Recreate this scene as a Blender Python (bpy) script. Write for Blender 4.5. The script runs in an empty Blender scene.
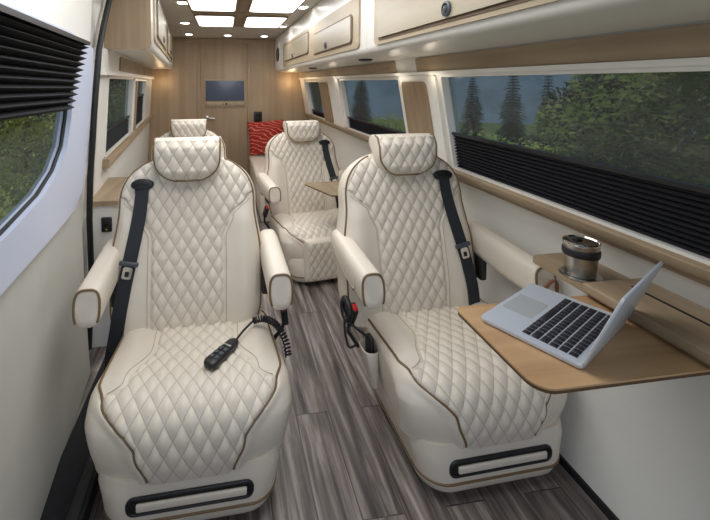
import bpy, bmesh, math, random
from mathutils import Vector, Matrix
random.seed(7)
sc = bpy.context.scene
COL = sc.collection
PI = math.pi

# ------------------------------------------------------------------ materials
def new_mat(name):
    m = bpy.data.materials.new(name); m.use_nodes = True
    nt = m.node_tree
    return m, nt, nt.nodes['Principled BSDF']

def srgb(r, g, b):
    f = lambda c: (c/255/12.92) if c/255 <= .04045 else ((c/255+.055)/1.055)**2.4
    return (f(r), f(g), f(b), 1)

def plain(name, col, rough=.5, metal=0, noise=.0, nscale=40, bump=0, spec=.5, coat=0):
    m, nt, b = new_mat(name)
    b.inputs['Roughness'].default_value = rough
    b.inputs['Metallic'].default_value = metal
    b.inputs['Specular IOR Level'].default_value = spec
    b.inputs['Coat Weight'].default_value = coat
    tc = nt.nodes.new('ShaderNodeTexCoord')
    n = nt.nodes.new('ShaderNodeTexNoise'); n.inputs['Scale'].default_value = nscale; n.inputs['Detail'].default_value = 4
    nt.links.new(tc.outputs['Object'], n.inputs['Vector'])
    r = nt.nodes.new('ShaderNodeValToRGB')
    k = 1-noise
    r.color_ramp.elements[0].position = .3; r.color_ramp.elements[1].position = .7
    r.color_ramp.elements[0].color = (col[0]*k, col[1]*k, col[2]*k, 1)
    r.color_ramp.elements[1].color = (min(1, col[0]*(2-k)), min(1, col[1]*(2-k)), min(1, col[2]*(2-k)), 1)
    nt.links.new(n.outputs['Fac'], r.inputs['Fac']); nt.links.new(r.outputs['Color'], b.inputs['Base Color'])
    if bump:
        bp = nt.nodes.new('ShaderNodeBump'); bp.inputs['Strength'].default_value = bump; bp.inputs['Distance'].default_value = .002
        nt.links.new(n.outputs['Fac'], bp.inputs['Height']); nt.links.new(bp.outputs['Normal'], b.inputs['Normal'])
    return m

def wood(name, c0, c1, axis='Z', scale=1.0, rough=.5, coords='Object', coat=0):
    m, nt, b = new_mat(name)
    b.inputs['Roughness'].default_value = rough; b.inputs['Coat Weight'].default_value = coat
    b.inputs['Coat Roughness'].default_value = .25
    tc = nt.nodes.new('ShaderNodeTexCoord'); mp = nt.nodes.new('ShaderNodeMapping')
    s = {'X': (1.2, 22, 22), 'Y': (22, 1.2, 22), 'Z': (22, 22, 1.2)}[axis]
    mp.inputs['Scale'].default_value = tuple(v*scale for v in s)
    n = nt.nodes.new('ShaderNodeTexNoise'); n.inputs['Scale'].default_value = 1.0; n.inputs['Detail'].default_value = 6; n.inputs['Distortion'].default_value = .5
    n2 = nt.nodes.new('ShaderNodeTexNoise'); n2.inputs['Scale'].default_value = 3*scale; n2.inputs['Detail'].default_value = 3
    nt.links.new(tc.outputs[coords], mp.inputs['Vector']); nt.links.new(mp.outputs['Vector'], n.inputs['Vector'])
    nt.links.new(tc.outputs[coords], n2.inputs['Vector'])
    mx = nt.nodes.new('ShaderNodeMath'); mx.operation = 'MULTIPLY_ADD'; mx.inputs[1].default_value = .35
    nt.links.new(n2.outputs['Fac'], mx.inputs[0]); 
    m2 = nt.nodes.new('ShaderNodeMath'); m2.operation = 'MULTIPLY'; m2.inputs[1].default_value = .65
    nt.links.new(n.outputs['Fac'], m2.inputs[0]); nt.links.new(m2.outputs[0], mx.inputs[2])
    r = nt.nodes.new('ShaderNodeValToRGB')
    r.color_ramp.elements[0].position = .33; r.color_ramp.elements[1].position = .66
    r.color_ramp.elements[0].color = c0; r.color_ramp.elements[1].color = c1
    nt.links.new(mx.outputs[0], r.inputs['Fac']); nt.links.new(r.outputs['Color'], b.inputs['Base Color'])
    bp = nt.nodes.new('ShaderNodeBump'); bp.inputs['Strength'].default_value = .12; bp.inputs['Distance'].default_value = .002
    nt.links.new(n.outputs['Fac'], bp.inputs['Height']); nt.links.new(bp.outputs['Normal'], b.inputs['Normal'])
    return m

def leather(name, col, seam, w=.050, h=.082):
    """quilted leather: attribute 'quv' = (across, along, mask) in metres"""
    m, nt, b = new_mat(name)
    N = nt.nodes.new; L = nt.links.new
    b.inputs['Roughness'].default_value = .42
    b.inputs['Specular IOR Level'].default_value = .45
    at = N('ShaderNodeAttribute'); at.attribute_name = 'quv'
    sx = N('ShaderNodeSeparateXYZ'); L(at.outputs['Vector'], sx.inputs[0])
    def math_(op, a, bb=None, c=None):
        n = N('ShaderNodeMath'); n.operation = op
        for i, v in enumerate((a, bb, c)):
            if v is None: continue
            if isinstance(v, (int, float)): n.inputs[i].default_value = v
            else: L(v, n.inputs[i])
        return n.outputs[0]
    a = math_('DIVIDE', sx.outputs[0], w); c = math_('DIVIDE', sx.outputs[1], h)
    p = math_('ADD', a, c); q = math_('SUBTRACT', a, c)
    def dist(v): return math_('PINGPONG', v, .5)          # 0 on a seam line, .5 mid diamond
    d = math_('MINIMUM', dist(p), dist(q))
    mr = N('ShaderNodeMapRange'); L(d, mr.inputs['Value'])
    mr.inputs['From Min'].default_value = .012; mr.inputs['From Max'].default_value = .055
    mr.inputs['To Min'].default_value = 1; mr.inputs['To Max'].default_value = 0
    line = math_('MULTIPLY', mr.outputs[0], sx.outputs[2])
    tc = N('ShaderNodeTexCoord')
    n = N('ShaderNodeTexNoise'); n.inputs['Scale'].default_value = 7; n.inputs['Detail'].default_value = 3
    L(tc.outputs['Object'], n.inputs['Vector'])
    r = N('ShaderNodeValToRGB'); r.color_ramp.elements[0].position = .3; r.color_ramp.elements[1].position = .75
    r.color_ramp.elements[0].color = tuple(v*.93 for v in col[:3])+(1,); r.color_ramp.elements[1].color = col
    L(n.outputs['Fac'], r.inputs['Fac'])
    mix = N('ShaderNodeMix'); mix.data_type = 'RGBA'
    L(math_('MULTIPLY', line, .5), mix.inputs['Factor']); L(r.outputs['Color'], mix.inputs[6]); mix.inputs[7].default_value = seam
    L(mix.outputs[2], b.inputs['Base Color'])
    fine = N('ShaderNodeTexNoise'); fine.inputs['Scale'].default_value = 260; L(tc.outputs['Object'], fine.inputs['Vector'])
    hgt = math_('MULTIPLY_ADD', fine.outputs['Fac'], .25, math_('MULTIPLY', line, -1.0))
    bp = N('ShaderNodeBump'); bp.inputs['Strength'].default_value = .35; bp.inputs['Distance'].default_value = .003
    L(hgt, bp.inputs['Height']); L(bp.outputs['Normal'], b.inputs['Normal'])
    return m

def floor_mat():
    m, nt, b = new_mat('grey_plank_floor'); N = nt.nodes.new; L = nt.links.new
    b.inputs['Roughness'].default_value = .45
    tc = N('ShaderNodeTexCoord')
    mp = N('ShaderNodeMapping'); mp.inputs['Rotation'].default_value = (0, 0, PI/2); L(tc.outputs['Object'], mp.inputs['Vector'])
    br = N('ShaderNodeTexBrick'); L(mp.outputs['Vector'], br.inputs['Vector'])
    br.inputs['Scale'].default_value = 1; br.inputs['Brick Width'].default_value = 1.1; br.inputs['Row Height'].default_value = .135
    br.inputs['Mortar Size'].default_value = .0022; br.inputs['Mortar Smooth'].default_value = .2; br.offset = .37
    br.inputs['Color1'].default_value = (0, 0, 0, 1); br.inputs['Color2'].default_value = (1, 1, 1, 1); br.inputs['Mortar'].default_value = (.5, .5, .5, 1)
    m2 = N('ShaderNodeMapping'); m2.inputs['Scale'].default_value = (34, 2.0, 1)
    L(tc.outputs['Object'], m2.inputs['Vector'])
    sep = N('ShaderNodeMix'); sep.data_type = 'VECTOR'; sep.inputs['Factor'].default_value = .5
    add = N('ShaderNodeVectorMath'); add.operation = 'MULTIPLY_ADD'; L(br.outputs['Color'], add.inputs[0]); add.inputs[1].default_value = (7, 9, 0); L(m2.outputs['Vector'], add.inputs[2])
    n = N('ShaderNodeTexNoise'); n.inputs['Scale'].default_value = 1; n.inputs['Detail'].default_value = 8; n.inputs['Roughness'].default_value = .65; n.inputs['Distortion'].default_value = .35
    L(add.outputs[0], n.inputs['Vector'])
    r = N('ShaderNodeValToRGB'); e = r.color_ramp.elements
    e[0].position = .34; e[0].color = srgb(62, 55, 52); e[1].position = .68; e[1].color = srgb(182, 174, 168)
    k = e.new(.5); k.color = srgb(121, 112, 107)
    L(n.outputs['Fac'], r.inputs['Fac'])
    mul = N('ShaderNodeMix'); mul.data_type = 'RGBA'; mul.blend_type = 'MULTIPLY'
    mr = N('ShaderNodeMapRange'); L(br.outputs['Fac'], mr.inputs['Value']); mr.inputs['To Min'].default_value = 0; mr.inputs['To Max'].default_value = .75
    L(mr.outputs[0], mul.inputs['Factor']); L(r.outputs['Color'], mul.inputs[6]); mul.inputs[7].default_value = (.12, .1, .1, 1)
    tone = N('ShaderNodeMix'); tone.data_type = 'RGBA'; tone.blend_type = 'MULTIPLY'
    rr = N('ShaderNodeValToRGB'); rr.color_ramp.elements[0].color = (.62, .6, .6, 1); rr.color_ramp.elements[1].color = (1.0, .98, .97, 1)
    L(br.outputs['Color'], rr.inputs['Fac']); tone.inputs['Factor'].default_value = 1
    L(mul.outputs[2], tone.inputs[6]); L(rr.outputs['Color'], tone.inputs[7])
    L(tone.outputs[2], b.inputs['Base Color'])
    bp = N('ShaderNodeBump'); bp.inputs['Strength'].default_value = .25; bp.inputs['Distance'].default_value = .002
    L(n.outputs['Fac'], bp.inputs['Height']); L(bp.outputs['Normal'], b.inputs['Normal'])
    return m

def emit(name, col, s):
    m, nt, b = new_mat(name)
    b.inputs['Base Color'].default_value = col; b.inputs['Emission Color'].default_value = col; b.inputs['Emission Strength'].default_value = s
    return m

def glass_mat(name, tint, refl=.06):
    m = bpy.data.materials.new(name); m.use_nodes = True; nt = m.node_tree
    for n in list(nt.nodes): nt.nodes.remove(n)
    o = nt.nodes.new('ShaderNodeOutputMaterial'); t = nt.nodes.new('ShaderNodeBsdfTransparent'); g = nt.nodes.new('ShaderNodeBsdfGlossy')
    t.inputs['Color'].default_value = tint; g.inputs['Roughness'].default_value = .03; g.inputs['Color'].default_value = (1, 1, 1, 1)
    df = nt.nodes.new('ShaderNodeBsdfDiffuse'); df.inputs['Color'].default_value = (.34, .37, .36, 1)  # grey diffuse share paints a haze over the view outside
    m0 = nt.nodes.new('ShaderNodeMixShader'); m0.inputs[0].default_value = .11
    nt.links.new(t.outputs[0], m0.inputs[1]); nt.links.new(df.outputs[0], m0.inputs[2]); t = m0
    mx = nt.nodes.new('ShaderNodeMixShader'); mx.inputs[0].default_value = refl
    nt.links.new(t.outputs[0], mx.inputs[1]); nt.links.new(g.outputs[0], mx.inputs[2]); nt.links.new(mx.outputs[0], o.inputs[0])
    return m

def foliage_mat(name, c0, c1, haze=(.0, .0, .0), hz=0):
    m, nt, b = new_mat(name); N = nt.nodes.new; L = nt.links.new
    tc = N('ShaderNodeTexCoord'); n = N('ShaderNodeTexNoise'); n.inputs['Scale'].default_value = 2.5; n.inputs['Detail'].default_value = 5
    L(tc.outputs['Object'], n.inputs['Vector'])
    r = N('ShaderNodeValToRGB'); r.color_ramp.elements[0].position = .35; r.color_ramp.elements[1].position = .68
    r.color_ramp.elements[0].color = c0; r.color_ramp.elements[1].color = c1
    L(n.outputs['Fac'], r.inputs['Fac']); L(r.outputs['Color'], b.inputs['Base Color'])
    b.inputs['Roughness'].default_value = .75; b.inputs['Specular IOR Level'].default_value = .15
    return m

CREAM = srgb(229, 219, 204)
M = dict(
    leather=leather('cream_quilted_leather', CREAM, srgb(160, 148, 130)),
    piping=plain('brown_piping', srgb(122, 98, 68), .5, noise=.05),
    stitch=plain('stitch_thread', srgb(178, 165, 146), .7),
    webbing=plain('black_webbing', srgb(38, 42, 48), .75, noise=.15, nscale=300, bump=.3),
    black=plain('black_plastic', srgb(30, 31, 34), .4, noise=.05),
    darkgap=plain('dark_recess', srgb(14, 14, 15), .7),
    grey=plain('dark_grey_plastic', srgb(70, 76, 84), .4),
    red=plain('red_button', srgb(205, 25, 35), .35),
    steel=plain('brushed_steel', srgb(200, 198, 195), .28, 1, noise=.05, nscale=60),
    chrome=plain('chrome', srgb(225, 225, 225), .12, 1),
    alu=plain('silver_aluminium', srgb(206, 212, 222), .36, .35),
    pad=plain('trackpad_grey', srgb(172, 176, 178), .45, .2),
    lid_steel=plain('smoked_lid', srgb(35, 32, 30), .15, 0, spec=.7),
    wall=plain('white_wall_vinyl', srgb(222, 220, 213), .55, noise=.02, nscale=8),
    wallgrey=plain('grey_beige_door_vinyl', srgb(196, 194, 186), .6, noise=.04, nscale=6),
    lam=plain('white_laminate', srgb(236, 234, 228), .3, noise=.01, spec=.5),
    bluewhite=plain('bluish_white_paint', srgb(206, 214, 236), .3, noise=.02, nscale=5, spec=.6),
    ceil=plain('grey_headliner', srgb(196, 192, 184), .6, noise=.04, nscale=12),
    rail=wood('dark_ceiling_veneer', srgb(120, 104, 84), srgb(150, 132, 108), 'Y', 1.0, .4),
    wood_back=wood('pale_oak_wall_veneer', srgb(150, 129, 104), srgb(176, 153, 126), 'Z', .55, .5),
    wood_trim=wood('oak_trim_veneer', srgb(134, 115, 92), srgb(170, 149, 122), 'Y', 1.0, .45),
    wood_pan=wood('oak_pillar_veneer', srgb(132, 112, 88), srgb(160, 138, 110), 'Z', 1.0, .45),
    wood_cab=wood('pale_cabinet_veneer', srgb(152, 141, 120), srgb(174, 162, 140), 'Y', .5, .35, coat=.15),
    wood_frame=wood('cabinet_frame_veneer', srgb(156, 140, 114), srgb(178, 160, 132), 'Y', .8, .4),
    wood_table=wood('warm_oak_table', srgb(158, 122, 86), srgb(204, 168, 126), 'X', .75, .32, coat=.15),
    wood_edge=plain('dark_oak_edge', srgb(92, 66, 42), .5),
    floor=floor_mat(),
    blind=plain('black_pleated_fabric', srgb(14, 15, 23), .85, noise=.1, nscale=80),
    rubber=plain('black_rubber_seal', srgb(22, 23, 26), .6),
    glass=glass_mat('tinted_window_glass', (.72, .75, .76, 1), .015),
    panel_light=emit('ceiling_panel_light', (1, .985, .97, 1), 2.0),
    spot_light=emit('downlight_lens', (1, .99, .97, 1), 14),
    screen=plain('blue_grey_screen', srgb(82, 92, 112), .25, spec=.4, noise=.12, nscale=3),
    loop=plain('brown_leather_strap', srgb(134, 86, 58), .5),
    carpet=plain('black_step_mat', srgb(24, 25, 30), .85, noise=.3, nscale=60, bump=.3),
    keys=plain('black_keycaps', srgb(28, 30, 40), .5),
    seatred=None,
)

def pillow_mat():
    m, nt, b = new_mat('red_woven_cushion'); N = nt.nodes.new; L = nt.links.new
    tc = N('ShaderNodeTexCoord'); w1 = N('ShaderNodeTexWave'); w1.wave_type = 'BANDS'; w1.bands_direction = 'DIAGONAL'
    w1.inputs['Scale'].default_value = 5; w1.inputs['Distortion'].default_value = 7; w1.inputs['Detail'].default_value = 2; w1.inputs['Detail Scale'].default_value = 1.2
    mp = N('ShaderNodeMapping'); mp.inputs['Scale'].default_value = (1, 1, 2.4)
    L(tc.outputs['Object'], mp.inputs['Vector']); L(mp.outputs['Vector'], w1.inputs['Vector'])
    r = N('ShaderNodeValToRGB'); e = r.color_ramp.elements
    e[0].position = .0; e[0].color = srgb(140, 26, 20); e[1].position = .985; e[1].color = srgb(215, 150, 125)
    k = e.new(.93); k.color = srgb(176, 38, 26)
    L(w1.outputs['Fac'], r.inputs['Fac']); L(r.outputs['Color'], b.inputs['Base Color']); b.inputs['Roughness'].default_value = .8
    return m
M['pillow'] = pillow_mat()

# ------------------------------------------------------------------ helpers
def mesh(name, V, F, mat, parent=None, smooth=True, attr=None, loc=None):
    me = bpy.data.meshes.new(name); me.from_pydata([tuple(v) for v in V], [], F); 
    if mat: me.materials.append(mat)
    if attr is not None:
        a = me.attributes.new('quv', 'FLOAT_VECTOR', 'POINT'); a.data.foreach_set('vector', [c for t in attr for c in t])
    bm = bmesh.new(); bm.from_mesh(me); bmesh.ops.recalc_face_normals(bm, faces=bm.faces); bm.to_mesh(me); bm.free()
    if smooth:
        me.polygons.foreach_set('use_smooth', [True]*len(me.polygons))
        me.set_sharp_from_angle(angle=math.radians(50))
    me.update()
    o = bpy.data.objects.new(name, me); COL.objects.link(o)
    if parent: o.parent = parent
    if loc: o.location = loc
    return o

class MB:
    """collects shapes for ONE mesh"""
    def __init__(s): s.V = []; s.F = []
    def add(s, V, F, mtx=None):
        k = len(s.V)
        s.V += [tuple(mtx @ Vector(v)) if mtx else tuple(v) for v in V]
        s.F += [tuple(i+k for i in f) for f in F]; return s
    def box(s, c, d, bevel=0, seg=2, mtx=None):
        bm = bmesh.new(); bmesh.ops.create_cube(bm, size=1)
        for v in bm.verts: v.co = Vector((c[0]+v.co.x*d[0], c[1]+v.co.y*d[1], c[2]+v.co.z*d[2]))
        if bevel: bmesh.ops.bevel(bm, geom=bm.edges[:], offset=min(bevel, min(d)*.49), segments=seg, profile=.5, affect='EDGES')
        return s.bm(bm, mtx)
    def bm(s, bm, mtx=None):
        bm.verts.index_update()
        s.add([v.co.copy() for v in bm.verts], [[v.index for v in f.verts] for f in bm.faces], mtx); bm.free(); return s
    def loft(s, loops, caps=True, mtx=None):
        n = len(loops[0]); V = [p for l in loops for p in l]; F = []
        for i in range(len(loops)-1):
            for j in range(n):
                k = (j+1) % n
                F.append((i*n+j, i*n+k, (i+1)*n+k, (i+1)*n+j))
        if caps: F.append(tuple(range(n))[::-1]); F.append(tuple(range((len(loops)-1)*n, len(loops)*n)))
        return s.add(V, F, mtx)
    def tube(s, pts, r, n=8, closed=False, mtx=None):
        P = [Vector(p) for p in pts]; loops = []
        up = None; m = len(P)
        for i, p in enumerate(P):
            if closed: t = P[(i+1) % m]-P[i-1]
            else: t = P[min(i+1, m-1)]-P[max(i-1, 0)]
            if t.length < 1e-9: t = Vector((0, 0, 1))
            t.normalize()
            if up is None:
                up = Vector((0, 0, 1)) if abs(t.z) < .9 else Vector((1, 0, 0))
            up = (up - t*up.dot(t)); 
            if up.length < 1e-6: up = t.orthogonal()
            up.normalize(); sd = t.cross(up)
            rr = r(i/(m-1)) if callable(r) else r
            loops.append([p+up*math.cos(a)*rr+sd*math.sin(a)*rr for a in [2*PI*k/n for k in range(n)]])
        if closed: loops.append(loops[0]); return s.loft(loops, False, mtx)
        return s.loft(loops, True, mtx)
    def lathe(s, prof, n=40, c=(0, 0, 0), mtx=None):
        loops = [[(c[0]+r*math.cos(2*PI*k/n), c[1]+r*math.sin(2*PI*k/n), c[2]+z) for k in range(n)] for r, z in prof]
        return s.loft(loops, True, mtx)
    def prism(s, poly, fn0, fn1):
        n = len(poly); V = [fn0(p) for p in poly]+[fn1(p) for p in poly]
        F = [tuple(range(n))[::-1], tuple(range(n, 2*n))]+[(i, (i+1) % n, (i+1) % n+n, i+n) for i in range(n)]
        return s.add(V, F)
    def build(s, name, mat, parent=None, smooth=True, loc=None): return mesh(name, s.V, s.F, mat, parent, smooth, loc=loc)

def struct(o): o['kind'] = 'structure'; return o
def tag(o, label, cat, group=None):
    o['label'] = label; o['category'] = cat
    if group: o['group'] = group
    return o
def thing(name, label, cat, loc=(0, 0, 0), rz=0, group=None):
    o = bpy.data.objects.new(name, None); COL.objects.link(o); o.location = loc; o.rotation_euler = (0, 0, rz); o.empty_display_size = .1
    return tag(o, label, cat, group)

def smooth_pts(P, n, closed=False):
    """Catmull-Rom through P, n samples per span"""
    P = [Vector(p) for p in P]; m = len(P); out = []
    rng = range(m) if closed else range(m-1)
    for i in rng:
        if closed: a, b, c, d = P[i-1], P[i], P[(i+1) % m], P[(i+2) % m]
        else: a, b, c, d = P[max(i-1, 0)], P[i], P[i+1], P[min(i+2, m-1)]
        for k in range(n):
            t = k/n
            out.append(.5*((2*b)+(c-a)*t+(2*a-5*b+4*c-d)*t*t+(3*b-a-3*c+d)*t**3))
    if not closed: out.append(P[-1])
    return out

def interp(x, xs, ys):
    if x <= xs[0]: return ys[0]
    for i in range(len(xs)-1):
        if x <= xs[i+1]:
            t = (x-xs[i])/(xs[i+1]-xs[i]); return ys[i]+(ys[i+1]-ys[i])*t
    return ys[-1]
def sinterp(x, xs, ys):
    if x <= xs[0]: return ys[0]
    for i in range(len(xs)-1):
        if x <= xs[i+1]:
            t = (x-xs[i])/(xs[i+1]-xs[i]); t = t*t*(3-2*t); return ys[i]+(ys[i+1]-ys[i])*t
    return ys[-1]
def rrect(w, h, r, n=6):
    """rounded rectangle outline, centred"""
    out = []
    for cx, cy, a0 in ((w/2-r, h/2-r, 0), (-w/2+r, h/2-r, 90), (-w/2+r, -h/2+r, 180), (w/2-r, -h/2+r, 270)):
        for k in range(n+1):
            a = math.radians(a0+90*k/n); out.append((cx+r*math.cos(a), cy+r*math.sin(a)))
    return out

QW, QH = .050, .082
def puff(x, v):
    a = x/QW+v/QH; b = x/QW-v/QH
    return (abs(math.sin(PI*a))*abs(math.sin(PI*b)))**.5

# ================================================================== the van shell
YB = 5.5; ZC = 1.92; Y0 = -.5
def XR(z): return interp(z, [0, .08, .16, .26, .38, .52, .64, .72, .78, .83, .88, .90, 1.364, 1.47, 1.95], [1.155, 1.185, 1.208, 1.225, 1.235, 1.236, 1.228, 1.212, 1.186, 1.156, 1.132, 1.126, 1.042, 1.023, .93])
def PR(y, z, off=0): return (XR(z)-off, y, z)
def XL(y, z): return -.61-.0975*(y-2.0)-.07*(1.4-z)
def PL(y, z, off=0): return (XL(y, z)+off, y, z)

def wall_grid(name, P, ys, zs, holes, mat, th):
    """wall sheet with openings; th is the thickness outward"""
    V = []; F = []; ix = {}
    def vid(i, j, s):
        k = (i, j, s)
        if k not in ix: ix[k] = len(V); V.append(P(ys[i], zs[j], -th*s))
        return ix[k]
    solid = lambda i, j: 0 <= i < len(ys)-1 and 0 <= j < len(zs)-1 and not any(a-1e-6 <= ys[i] and ys[i+1] <= b+1e-6 and c-1e-6 <= zs[j] and zs[j+1] <= d+1e-6 for a, b, c, d in holes)
    for i in range(len(ys)-1):
        for j in range(len(zs)-1):
            if not solid(i, j): continue
            for s in (0, 1): F.append((vid(i, j, s), vid(i+1, j, s), vid(i+1, j+1, s), vid(i, j+1, s)))
            for di, dj, a, b in ((-1, 0, (0, 0), (0, 1)), (1, 0, (1, 0), (1, 1)), (0, -1, (0, 0), (1, 0)), (0, 1, (0, 1), (1, 1))):
                if not solid(i+di, j+dj):
                    F.append((vid(i+a[0], j+a[1], 0), vid(i+b[0], j+b[1], 0), vid(i+b[0], j+b[1], 1), vid(i+a[0], j+a[1], 1)))
    o = mesh(name, V, F, mat); return struct(o)

# floor, ceiling
fl = MB().box((.1, 2.5, -.03), (2.9, 6.2, .06)).build('floor', M['floor'], smooth=False); struct(fl)
ce = MB().box((.1, 2.75, ZC+.03), (2.9, 5.7, .06)).build('ceiling', M['ceil'], smooth=False); struct(ce)

RW = [(.2, 1.825, .90, 1.364), (2.30, 3.56, .90, 1.354), (4.40, 5.14, .90, 1.34)]
zs = [0, .08, .16, .26, .38, .52, .64, .72, .78, .83, .88, .90, 1.0, 1.2, 1.34, 1.354, 1.364, 1.47, 1.7, 1.95]
ys = sorted({Y0, .2, 1.825, 2.30, 3.56, 4.40, 5.14, YB})
wall_grid('wall_right', PR, ys, zs, RW, M['wall'], .05)
LW = [(2.37, 3.50, .90, 1.36), (3.75, 4.62, .90, 1.35)]
DOORY = 1.93
zl = [0, .3, .6, .84, .90, 1.1, 1.35, 1.36, 1.5, 1.95]
wall_grid('wall_left', PL, sorted({DOORY, 2.37, 3.50, 3.75, 4.62, YB}), zl, LW, M['wall'], .05)
# back wall with a door
bk = MB().box((.1, YB+.03, .97), (2.5, .06, 1.98)).build('wall_back', M['wood_back'], smooth=False); struct(bk)
d1 = MB().box((-.013, YB-.006, .93), (.62, .02, 1.86), .004).build('door_1', M['wood_back']); struct(d1)
hb = MB(); hb.lathe([(.0, 0), (.028, 0), (.028, .008), (.012, .012), (.012, .045), (.0, .045)], 20, mtx=Matrix.Translation((-.245, YB-.016, .845)) @ Matrix.Rotation(PI/2, 4, 'X'))
hb.tube([(-.245, YB-.06, .845), (-.20, YB-.064, .845), (-.14, YB-.06, .838)], .011, 10)
hb.build('door_handle', M['steel'], d1)
struct(MB().box((-.35, YB-.004, .95), (.05, .012, 1.9), .003).build('trim_1', M['wood_back']))
struct(MB().box((.325, YB-.004, .95), (.05, .012, 1.9), .003).build('trim_2', M['wood_back']))
struct(MB().box((.05, YB-.006, 1.885), (1.8, .016, .06), .003).build('trim_3', M['wood_back']))

# wall slab helper: rectangle in (y,z) on a wall, between two offsets
def slab(P, y0, y1, z0, z1, o0, o1, ny=1, nz=4, r=0):
    mb = MB()
    if r:
        out = [(y+(y0+y1)/2, z+(z0+z1)/2) for y, z in rrect(y1-y0, z1-z0, r)]
        return mb.prism(out, lambda p: P(p[0], p[1], o0), lambda p: P(p[0], p[1], o1))
    zz = [z0+(z1-z0)*k/nz for k in range(nz+1)]
    out = [(y0, z) for z in zz]+[(y1, z) for z in zz[::-1]]
    V = [P(y, z, o0) for y, z in out]+[P(y, z, o1) for y, z in out]; n = len(out); m = nz+1
    F = []
    for b in (0, n):
        for k in range(nz): F.append((b+k, b+k+1, b+n-2-k, b+n-1-k))
    F += [(i, (i+1) % n, (i+1) % n+n, i+n) for i in range(n)]
    return mb.add(V, F)

def ring(P, y0, y1, z0, z1, w, o0, o1, r=.03):
    a = [(y+(y0+y1)/2, z+(z0+z1)/2) for y, z in rrect(y1-y0, z1-z0, r)]
    b = [(y+(y0+y1)/2, z+(z0+z1)/2) for y, z in rrect(y1-y0-2*w, z1-z0-2*w, max(r-w, .006))]
    n = len(a); V = [P(*p, o0) for p in a]+[P(*p, o0) for p in b]+[P(*p, o1) for p in a]+[P(*p, o1) for p in b]
    F = []
    for i in range(n):
        j = (i+1) % n
        F += [(i, j, n+j, n+i), (2*n+i, 2*n+j, 3*n+j, 3*n+i), (i, j, 2*n+j, 2*n+i), (n+i, n+j, 3*n+j, 3*n+i)]
    return MB().add(V, F)

wn = 0
def window(P, y0, y1, z0, z1, fmat=None, w=.014):
    global wn; wn += 1
    f = ring(P, y0-.004, y1+.004, z0-.004, z1+.004, w, -.052, .006, .02).build('window_%d' % wn, fmat or M['lam']); struct(f)
    slab(P, y0+.004, y1-.004, z0+.004, z1-.004, -.034, -.030).build('pane', M['glass'], f, smooth=False)
    return f
for w in RW: window(PR, *w)
for w in LW: window(PL, *w)

# pleated blinds
def blind(P, y0, y1, z0, z1, n, label, off=.004, d=.018, amp=.008, tilt=0, group=None, rails=True, dz0=0, dz1=0, slant=0):
    """dz: extra height at the far end for the lower / upper edge"""
    t = thing('pleated_blind', label, 'window blind', P((y0+y1)/2, z0, off), 0, group)
    c = Vector(t.location)
    def Q(y, z, o): return tuple(Vector(P(y-(slant*(z1-z)/(z1-z0) if y == y1 else 0), z, o))-c)
    def zz(y, f):
        e = (y-y0)/(y1-y0); a = z0+dz0*e; b = z1+dz1*e; return a+(b-a)*f
    N = 2*n; V = []; F = []
    ysn = [y0, (y0+y1)/2, y1]
    for k in range(N+1):
        o = off+d/2+(amp if k % 2 else -amp)
        for y in ysn: V.append(Q(y, zz(y, k/N), o))
    for k in range(N+1):
        o = off+d/2+(amp if k % 2 else -amp)-.003
        for y in ysn: V.append(Q(y, zz(y, k/N), o))
    m = len(ysn); S = (N+1)*m
    for b in (0, S):
        for k in range(N):
            for i in range(m-1): F.append((b+k*m+i, b+k*m+i+1, b+(k+1)*m+i+1, b+(k+1)*m+i))
    for k in range(N):
        for i in (0, m-1): F.append((k*m+i, (k+1)*m+i, S+(k+1)*m+i, S+k*m+i))
    mesh('pleated_fabric', V, F, M['blind'], t, smooth=False)
    if rails:
        mb = MB()
        zt = lambda y: zz(y, 1.0)
        V = []
        for y in (y0, y1):
            for o, z in ((off, zt(y)-.002), (off+d, zt(y)-.002), (off+d, zt(y)+.012), (off, zt(y)+.012)): V.append(Q(y, z, o))
        mb.add(V, [(0, 1, 2, 3), (7, 6, 5, 4)]+[(i, (i+1) % 4, (i+1) % 4+4, i+4) for i in range(4)])
        mb.build('blind_rail', M['black'], t, smooth=False)
    return t
BG = 'black pleated window blinds'
blind(PR, .21, 1.815, .906, 1.072, 11, 'long black pleated blind half raised in the large right window by the laptop', off=-.026, group=BG)
blind(PR, 2.31, 3.55, .906, 1.0, 7, 'black pleated blind in the middle right window behind the front seat', off=-.026, group=BG)
blind(PR, 4.41, 5.13, .906, .96, 4, 'short black pleated blind in the rearmost right window', off=-.026, group=BG)
blind(PL, 2.39, 3.48, .906, 1.04, 7, 'black pleated blind in the left window above the wooden console', off=-.026, group=BG)
blind(PL, 3.77, 4.60, .906, 1.19, 14, 'dark pleated blind raised high in the rearmost left window', off=-.026, group=BG)

# trims
tn = 3
def trim(mb, mat, smooth=True):
    global tn; tn += 1
    return struct(mb.build('trim_%d' % tn, mat, smooth=smooth))
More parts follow.
